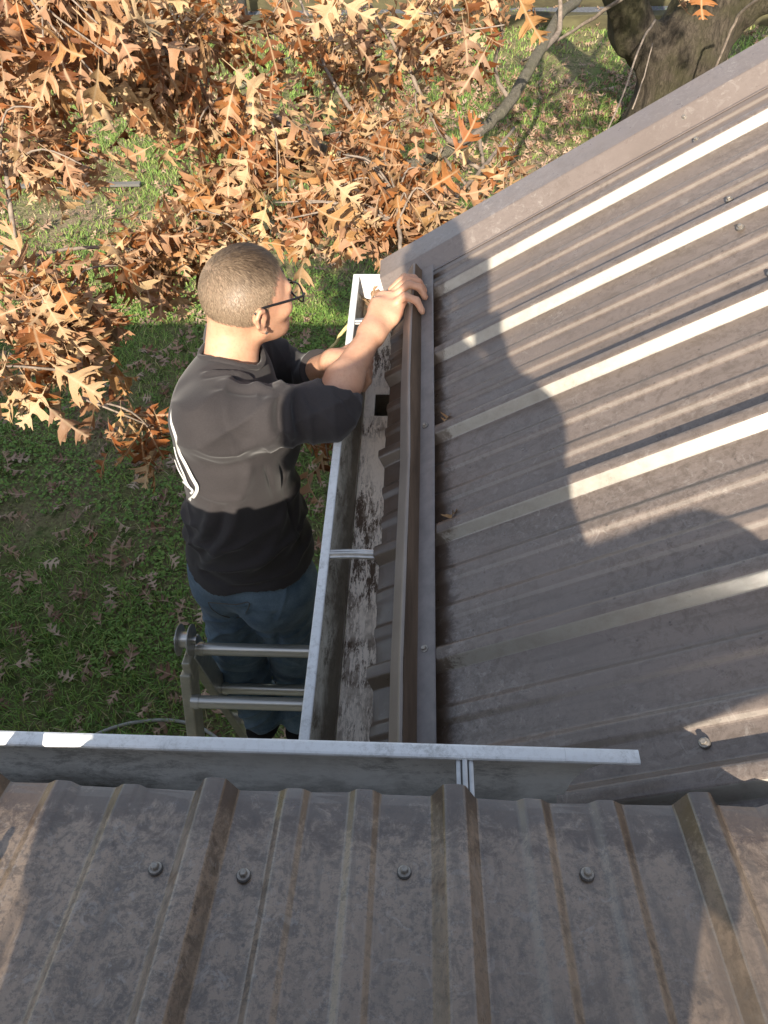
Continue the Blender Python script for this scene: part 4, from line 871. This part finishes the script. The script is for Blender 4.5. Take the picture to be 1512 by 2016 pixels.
branch([A(3.1, 9.1, -.6), A(2.5, 6.8, .3), A(1.5, 4.7, .0), A(.7, 4.1, -.35), A(.1, 3.9, -.5)], .06, .012)
ALLB = np.array([p for P in BR for p in P])
REG = [((-60, 330), (-50, 240), (1.75, 2.7), 30), ((250, 820), (-60, 250), (2.2, 3.4), 38), ((800, 1010), (-50, 120), (2.2, 3.2), 12), ((320, 860), (230, 490), (2.25, 3.0), 36), ((0, 240), (200, 370), (2., 2.6), 10),
       ((-40, 170), (500, 770), (1.95, 2.4), 14), ((240, 420), (430, 590), (2.2, 2.7), 8), ((620, 850), (410, 470), (2.3, 2.7), 6), ((420, 640), (380, 470), (2.2, 2.7), 8), ((318, 345), (850, 900), (2.15, 2.3), 2), ((600, 665), (850, 940), (2.2, 2.6), 3), ((950, 1020), (310, 350), (2.75, 2.9), 1), ((860, 900), (380, 400), (2.5, 2.6), 1),
       ((1310, 1380), (-95, -70), (2.2, 2.3), 1), ((-420, -60), (-200, 700), (2., 3.2), 26), ((-200, 1100), (-420, -80), (2.4, 4.6), 34)]
items = []; tw = MB(); CL = []
for _ in range(46):                                      # foliage above the frame that shades the trunk and the litter round it
    c = A(rng.uniform(.2, 2.7), rng.uniform(3.6, 5.4), rng.uniform(-.9, .35)); d_ = c@FW
    if 1008-FPX*(c@UP)/d_ < -110: CL.append(c)
for (xa, xb), (ya, yb), (da, db), cnt in REG+[((0, 1), (0, 1), (0, 1), len(CL))]:
    for _ in range(cnt):
        cx_, cy_ = rng.uniform(xa, xb), rng.uniform(ya, yb)
        if 480 < cx_ < 880 and -110 < cy_ < 60 and rng.uniform() < .8: continue
        c = atd(cx_, cy_, rng.uniform(da, db)) if xb > 1 or yb > 1 else CL[_]
        j = np.argmin(np.linalg.norm(ALLB-c-A(0, 0, .08), axis=1)); b = ALLB[j]
        e = c+A(0, 0, .03); mid = (b+e)/2+A(*rng.normal(0, .03, 2), .05); P = catmull([b, mid, e], 4); tw.tube(P, list(np.linspace(.0042, .0020, len(P))), 5)
        if np.linalg.norm(b-c) > 1.2: pass
        for k in range(int(rng.integers(11, 19))):
            t = rng.uniform(.4, 1); s = P[int(t*(len(P)-1))]+rng.normal(0, .040, 3); d = A(*rng.normal(0, .62, 2), rng.normal(-.85, .45)); X, Y, Z = frame(d, rng.uniform(0, 6.28)); sz = rng.uniform(.085, .165)
            items.append((s+nrm(d)*.2*sz, X, Y, Z, sz, int(rng.integers(0, len(LV)))))
ob = tw.build('twigs', MAT['twig_bark'], oak, 3.2); ob['kind'] = 'stuff'
def pxy(p): d = p@FW; return 756+FPX*(p@RT)/d, 1008-FPX*(p@UP)/d, d
def shown(it):
    x, y, d = pxy(it[0]); return it[4]/d if (-30 < x < 1542 and -40 < y < 2046 and d > 0) else 0
items.sort(key=lambda it: -shown(it))
for it in items[:300]: leaf_object('leaf', it, LMT, oak)
leaf_stuff('leaves', items[300:], MAT['leaf_tree'], oak)

# ------------------------------------------------------------------ lawn, path, timbers, fallen leaves
def m_ground():
    t = NT('lawn'); big = t.noise(.9, 5, .6); c = t.ramp(big, [(.35, (.15, .20, .06)), (.5, (.24, .22, .11)), (.65, (.30, .235, .16))])
    c = t.mix(t.ramp(t.noise(38, 6, .7), [(.45, 0), (.62, .8)]), c, (.13, .095, .06)); c = t.mix(t.ramp(t.noise(14, 5, .7), [(.5, 0), (.62, .7)]), c, (.04, .075, .015))
    t.set(c, .95, 0, .1); t.bump(t.noise(60, 6, .7), .8, .03); MAT['lawn'] = t.m
m_ground()
n = 90; xs = np.concatenate([[-120], np.linspace(-14, 12, n-2), [120]]); ysg = np.concatenate([[-80], np.linspace(-2, 22, n-2), [160]])
def gz(x, y): return -CZ+.018*np.sin(1.3*x+.4)*np.sin(1.1*y+1)+.010*np.sin(3.1*x+2)*np.sin(2.7*y)
GX, GY = np.meshgrid(xs, ysg, indexing='ij'); V = np.stack([GX, GY, gz(GX, GY)], -1).reshape(-1, 3); I = np.arange(n*n).reshape(n, n)
gr = link('lawn', np_mesh('lawn', V, np.stack([I[:-1, :-1], I[1:, :-1], I[1:, 1:], I[:-1, 1:]], -1).reshape(-1, 4)), MAT['lawn']); gr['kind'] = 'structure'
def m_grass():
    t = NT('grass'); at = t.n('ShaderNodeAttribute', attribute_name='rnd'); c = t.ramp(at.outputs['Fac'], [(0, (.13, .24, .055)), (.45, (.24, .37, .085)), (.72, (.35, .40, .11)), (.86, (.48, .41, .21)), (1, (.54, .45, .28))])
    t.set(c, .6, 0, .3); t.b.inputs['Subsurface Weight'].default_value = 0
    tr = t.n('ShaderNodeBsdfTranslucent'); t.l(c, tr.inputs[0]); mx = t.n('ShaderNodeMixShader'); mx.inputs[0].default_value = .3; t.l(t.b.outputs[0], mx.inputs[1]); t.l(tr.outputs[0], mx.inputs[2]); t.l(mx.outputs[0], t.out.inputs[0]); MAT['grass'] = t.m
m_grass()
def patchiness(x, y): return np.sin(1.7*x+.6*y+.5)*np.sin(1.3*y-.8*x+1.2)+.6*np.sin(4.1*x+1.9*y)*np.sin(3.3*y-2.2*x+.7)+.35*np.sin(9*x+2)*np.sin(8*y+x)
def grass(N, x0, x1, y0, y1, hmin, hmax, wd):
    x = rng.uniform(x0, x1, N); y = rng.uniform(y0, y1, N); p = patchiness(x, y); keep = rng.uniform(0, 1, N) < np.clip(.72+.5*p, .16, 1); x, y, p = x[keep], y[keep], p[keep]; N = len(x)
    h = rng.uniform(hmin, hmax, N)*np.clip(1+.3*p, .6, 1.4); a = rng.uniform(0, 6.28, N); ln = rng.uniform(.4, 1.9, N)*h; b = A(1, 0, 0); w_ = wd*rng.uniform(.6, 1.5, N)
    B = np.stack([x, y, gz(x, y)], 1); S = np.stack([np.cos(a+1.57), np.sin(a+1.57), 0*a], 1)*w_[:, None]; D = np.stack([np.cos(a), np.sin(a), 0*a], 1)
    m = B+D*(ln*.35)[:, None]+A(0, 0, 1)*(h*.65)[:, None]; e = B+D*ln[:, None]+A(0, 0, 1)*h[:, None]
    V = np.stack([B-S, B+S, m+S*.9, m-S*.9, e], 1).reshape(-1, 3); k = np.arange(N)*5
    T_ = np.concatenate([np.stack([k, k+1, k+2], 1), np.stack([k, k+2, k+3], 1), np.stack([k+3, k+2, k+4], 1)]); r_ = np.clip(rng.normal(.40, .2, N)-.16*p+(rng.uniform(0, 1, N) < .10)*.45, 0, 1)
    return V, T_, np.repeat(r_, 5)
GG = [grass(70000, -4.2, .5, .9, 5.6, .02, .055, .0028), grass(85000, -8., 4.5, 5.4, 9.5, .025, .06, .004), grass(60000, -10, 7, 9.5, 15.5, .03, .07, .006)]
o = 0; Vs, Ts, Rr = [], [], []
for v, t, r_ in GG: Vs.append(v); Ts.append(t+o); Rr.append(r_); o += len(v)
# broad clover leaflets mixed into the turf
N = 42000; x = rng.uniform(-4.2, .5, N); y = rng.uniform(.9, 6.2, N); p = patchiness(x*1.3+3, y*1.2); kp = p > .05; x, y = x[kp], y[kp]; N = len(x); a = rng.uniform(0, 6.28, N); r_ = rng.uniform(.006, .013, N)
C = np.stack([x, y, gz(x, y)+rng.uniform(.015, .045, N)], 1); tl = rng.normal(0, .35, (N, 2)); ring = [C+np.stack([np.cos(a+q)*r_, np.sin(a+q)*r_, (np.cos(a+q)*tl[:, 0]+np.sin(a+q)*tl[:, 1])*r_], 1) for q in (0, 1.26, 2.5, 3.77, 5.03)]
V5 = np.stack(ring, 1).reshape(-1, 3); k = np.arange(N)*5; Vs.append(V5); Ts.append(np.concatenate([np.stack([k, k+1, k+2], 1), np.stack([k, k+2, k+3], 1), np.stack([k, k+3, k+4], 1)])+o); Rr.append(np.repeat(np.clip(rng.normal(.25, .15, N), 0, .7), 5))
me = np_mesh('grass', np.concatenate(Vs), np.concatenate(Ts)); at = me.attributes.new('rnd', 'FLOAT', 'POINT'); at.data.foreach_set('value', np.concatenate(Rr).astype(np.float32))
gs = link('grass', me, MAT['grass']); tag(gs, 'short patchy lawn grass and clover below the gutters', 'grass', None, 'stuff')
fl = []
def scatter(N, x0, x1, y0, y1, smin, smax, dens=None):
    for _ in range(N):
        x, y = rng.uniform(x0, x1), rng.uniform(y0, y1)
        if dens and rng.uniform() > dens(x, y): continue
        d = A(*rng.normal(0, 1, 2), rng.normal(0, .16)); X, Y, Z = frame(d, rng.normal(math.pi*rng.integers(0, 2), .4)); fl.append((A(x, y, gz(x, y)+rng.uniform(.030, .060)), X, Y, Z, rng.uniform(smin, smax), int(rng.integers(0, len(LV)))))
scatter(1000, -4.3, .4, 1.0, 5.6, .085, .165); scatter(1600, -8, 4.5, 5.4, 10, .08, .15); scatter(2300, -1.0, 5.0, 6.2, 11, .09, .15); scatter(900, -9, 6, 10, 15, .09, .15)
fl.sort(key=lambda it: -shown(it))
for it in fl[:300]:
    sh = it[0][1] < 5.3; tag(leaf_object('fallen_leaf', it, LMF), 'dry brown lobed oak leaf lying on the %s lawn' % ('shaded' if sh else 'sunlit'), 'leaf', 'fallen leaves on the %s lawn' % ('shaded' if sh else 'sunlit'))
lf = leaf_stuff('leaf_litter', fl[300:], MAT['leaf_fallen'], None, True); tag(lf, 'scattered brown leaf litter over the far lawn under the oak', 'leaf litter')
# a few leaves caught behind the strip and in the gutter
for (pos, d, roll, s, lab) in ((wing_xy(.058, .742, .004), (.1, 1, .3), .9, .042, 'small curled orange leaf caught behind the strip beside a rib'), (wing_xy(.052, .99, .004), (.4, .8, .3), .4, .034, 'tiny brown leaf scrap caught behind the strip near the middle screw')):
    X, Y, Z = frame(d, roll); tag(leaf_object('caught_leaf', (pos, X, Y, Z, s, 2), LMT), lab, 'leaf')
for k, (x, y) in enumerate(((-.118, 1.50), (-.100, 1.535), (-.128, 1.545))):
    X, Y, Z = frame((-.35+.3*k, .9, .55), 1.+k); tag(leaf_object('caught_leaf', (A(x, y-.03, -1.085), X, Y, Z, .085, 5+k), LMT), ['tan curled leaf standing in the far end of the wing gutter', 'orange leaf pressed against the gutter end cap', 'dry leaf lying under the others at the gutter end'][k], 'leaf')
# path and timbers along the far edge of the yard
m_simple('gravel', (.15, .16, .18), .9, 0, .45, 30, .2, .6, 70); m_simple('timber', (.115, .105, .055), .9, 0, .65, 5, .15, .6, 40, col2=(.035, .030, .020), stretch=(.3, 1, 1)); m_simple('plank_grey', (.17, .165, .155), .85, 0, .35, 20, .2, .3, 60, stretch=(.1, 1, 1))
for (ya, yb) in ((13.0, 13.62), (14.05, 19.)):
    mb = MB(); X_ = np.linspace(-14, 14, 29)
    for i in range(28): mb.add([(X_[i], ya, -CZ+.045), (X_[i+1], ya, -CZ+.045), (X_[i+1], yb, -CZ+.045), (X_[i], yb, -CZ+.045)], [(0, 1, 2, 3)])
    o = mb.build('gravel_path', MAT['gravel']); o['kind'] = 'structure'
for k, (y, h, lab) in enumerate(((12.88, .17, 'dark weathered timber edging the near side of the gravel path'), (13.82, .26, 'mossy dark timber beam between two strips of gravel path'))):
    mb = MB(); X_ = np.linspace(-14, 14, 57); w_ = .11 if k == 0 else .17
    vs = []
    for x in X_: e = .012*math.sin(3*x+k)+.008*math.sin(7.7*x); vs += [(x, y-w_+e, -CZ-.02), (x, y-w_+e, -CZ+h+e), (x, y+w_, -CZ+h-e), (x, y+w_, -CZ-.02)]
    mb.add(vs, [(4*i+j, 4*i+(j+1) % 4, 4*i+4+(j+1) % 4, 4*i+4+j) for i in range(56) for j in range(4)]); tag(mb.build('timber_edging', MAT['timber'], None, None, .01), lab, 'timber')
mb = MB(); mb.box((-2.78, 13.05, -CZ+.28), .12, .12, .6); mb.box((-2.78, 13.05, -CZ+.595), .15, .15, .03); tag(mb.build('marker_post', MAT['hinge_dark'], None, None, .008), 'short dark post beside the gravel path', 'post')
p = atz(165, 372, -CZ); mb = MB(); mb.box((p[0]-.1, p[1], -CZ+.045), 1.5, .07, .03, (nrm((1, .03, .0)), nrm((-.03, 1, 0)), A(0, 0, 1))); tag(mb.build('plank', MAT['plank_grey'], None, None, .004), 'weathered grey board lying in the sunlit grass', 'board')
for (a, b, r_, lab) in (((470, 178), (570, 168), .035, 'short pale broken branch lying on the far grass'), ((620, 172), (790, 160), .045, 'long pale fallen limb lying on the far grass')):
    P = [atz(*a, -CZ)+A(0, 0, .05), (atz(*a, -CZ)+atz(*b, -CZ))/2+A(0, .06, .08), atz(*b, -CZ)+A(0, 0, .06)]; mb = MB(); mb.tube(catmull(P, 5), list(np.linspace(r_, r_*.6, 11)), 9); mb.tube(catmull([P[1], P[1]+A(.2, .25, .12), P[1]+A(.3, .5, .1)], 3), r_*.35, 6); tag(mb.build('fallen_branch', MAT['bark_branch'], None, 3.2), lab, 'branch')
# hose
m_simple('hose', (.30, .30, .27), .4, 0, .2, 30)
P = [atz(*q, -CZ)+A(0, 0, .03) for q in ((150, 1475), (200, 1447), (260, 1428), (330, 1422), (385, 1432), (425, 1455), (470, 1500), (480, 1580))]; mb = MB(); mb.tube(catmull(P, 8), .010, 10); tag(mb.build('garden_hose', MAT['hose'], None, 3.2), 'pale garden hose curving through the grass by the ladder foot', 'hose')

# ------------------------------------------------------------------ lift the whole place so that the lawn lies at z = 0
for o in list(COL.objects):
    if o.parent is None and o.type in ('MESH', 'EMPTY', 'CURVE'): o.location.z += CZ
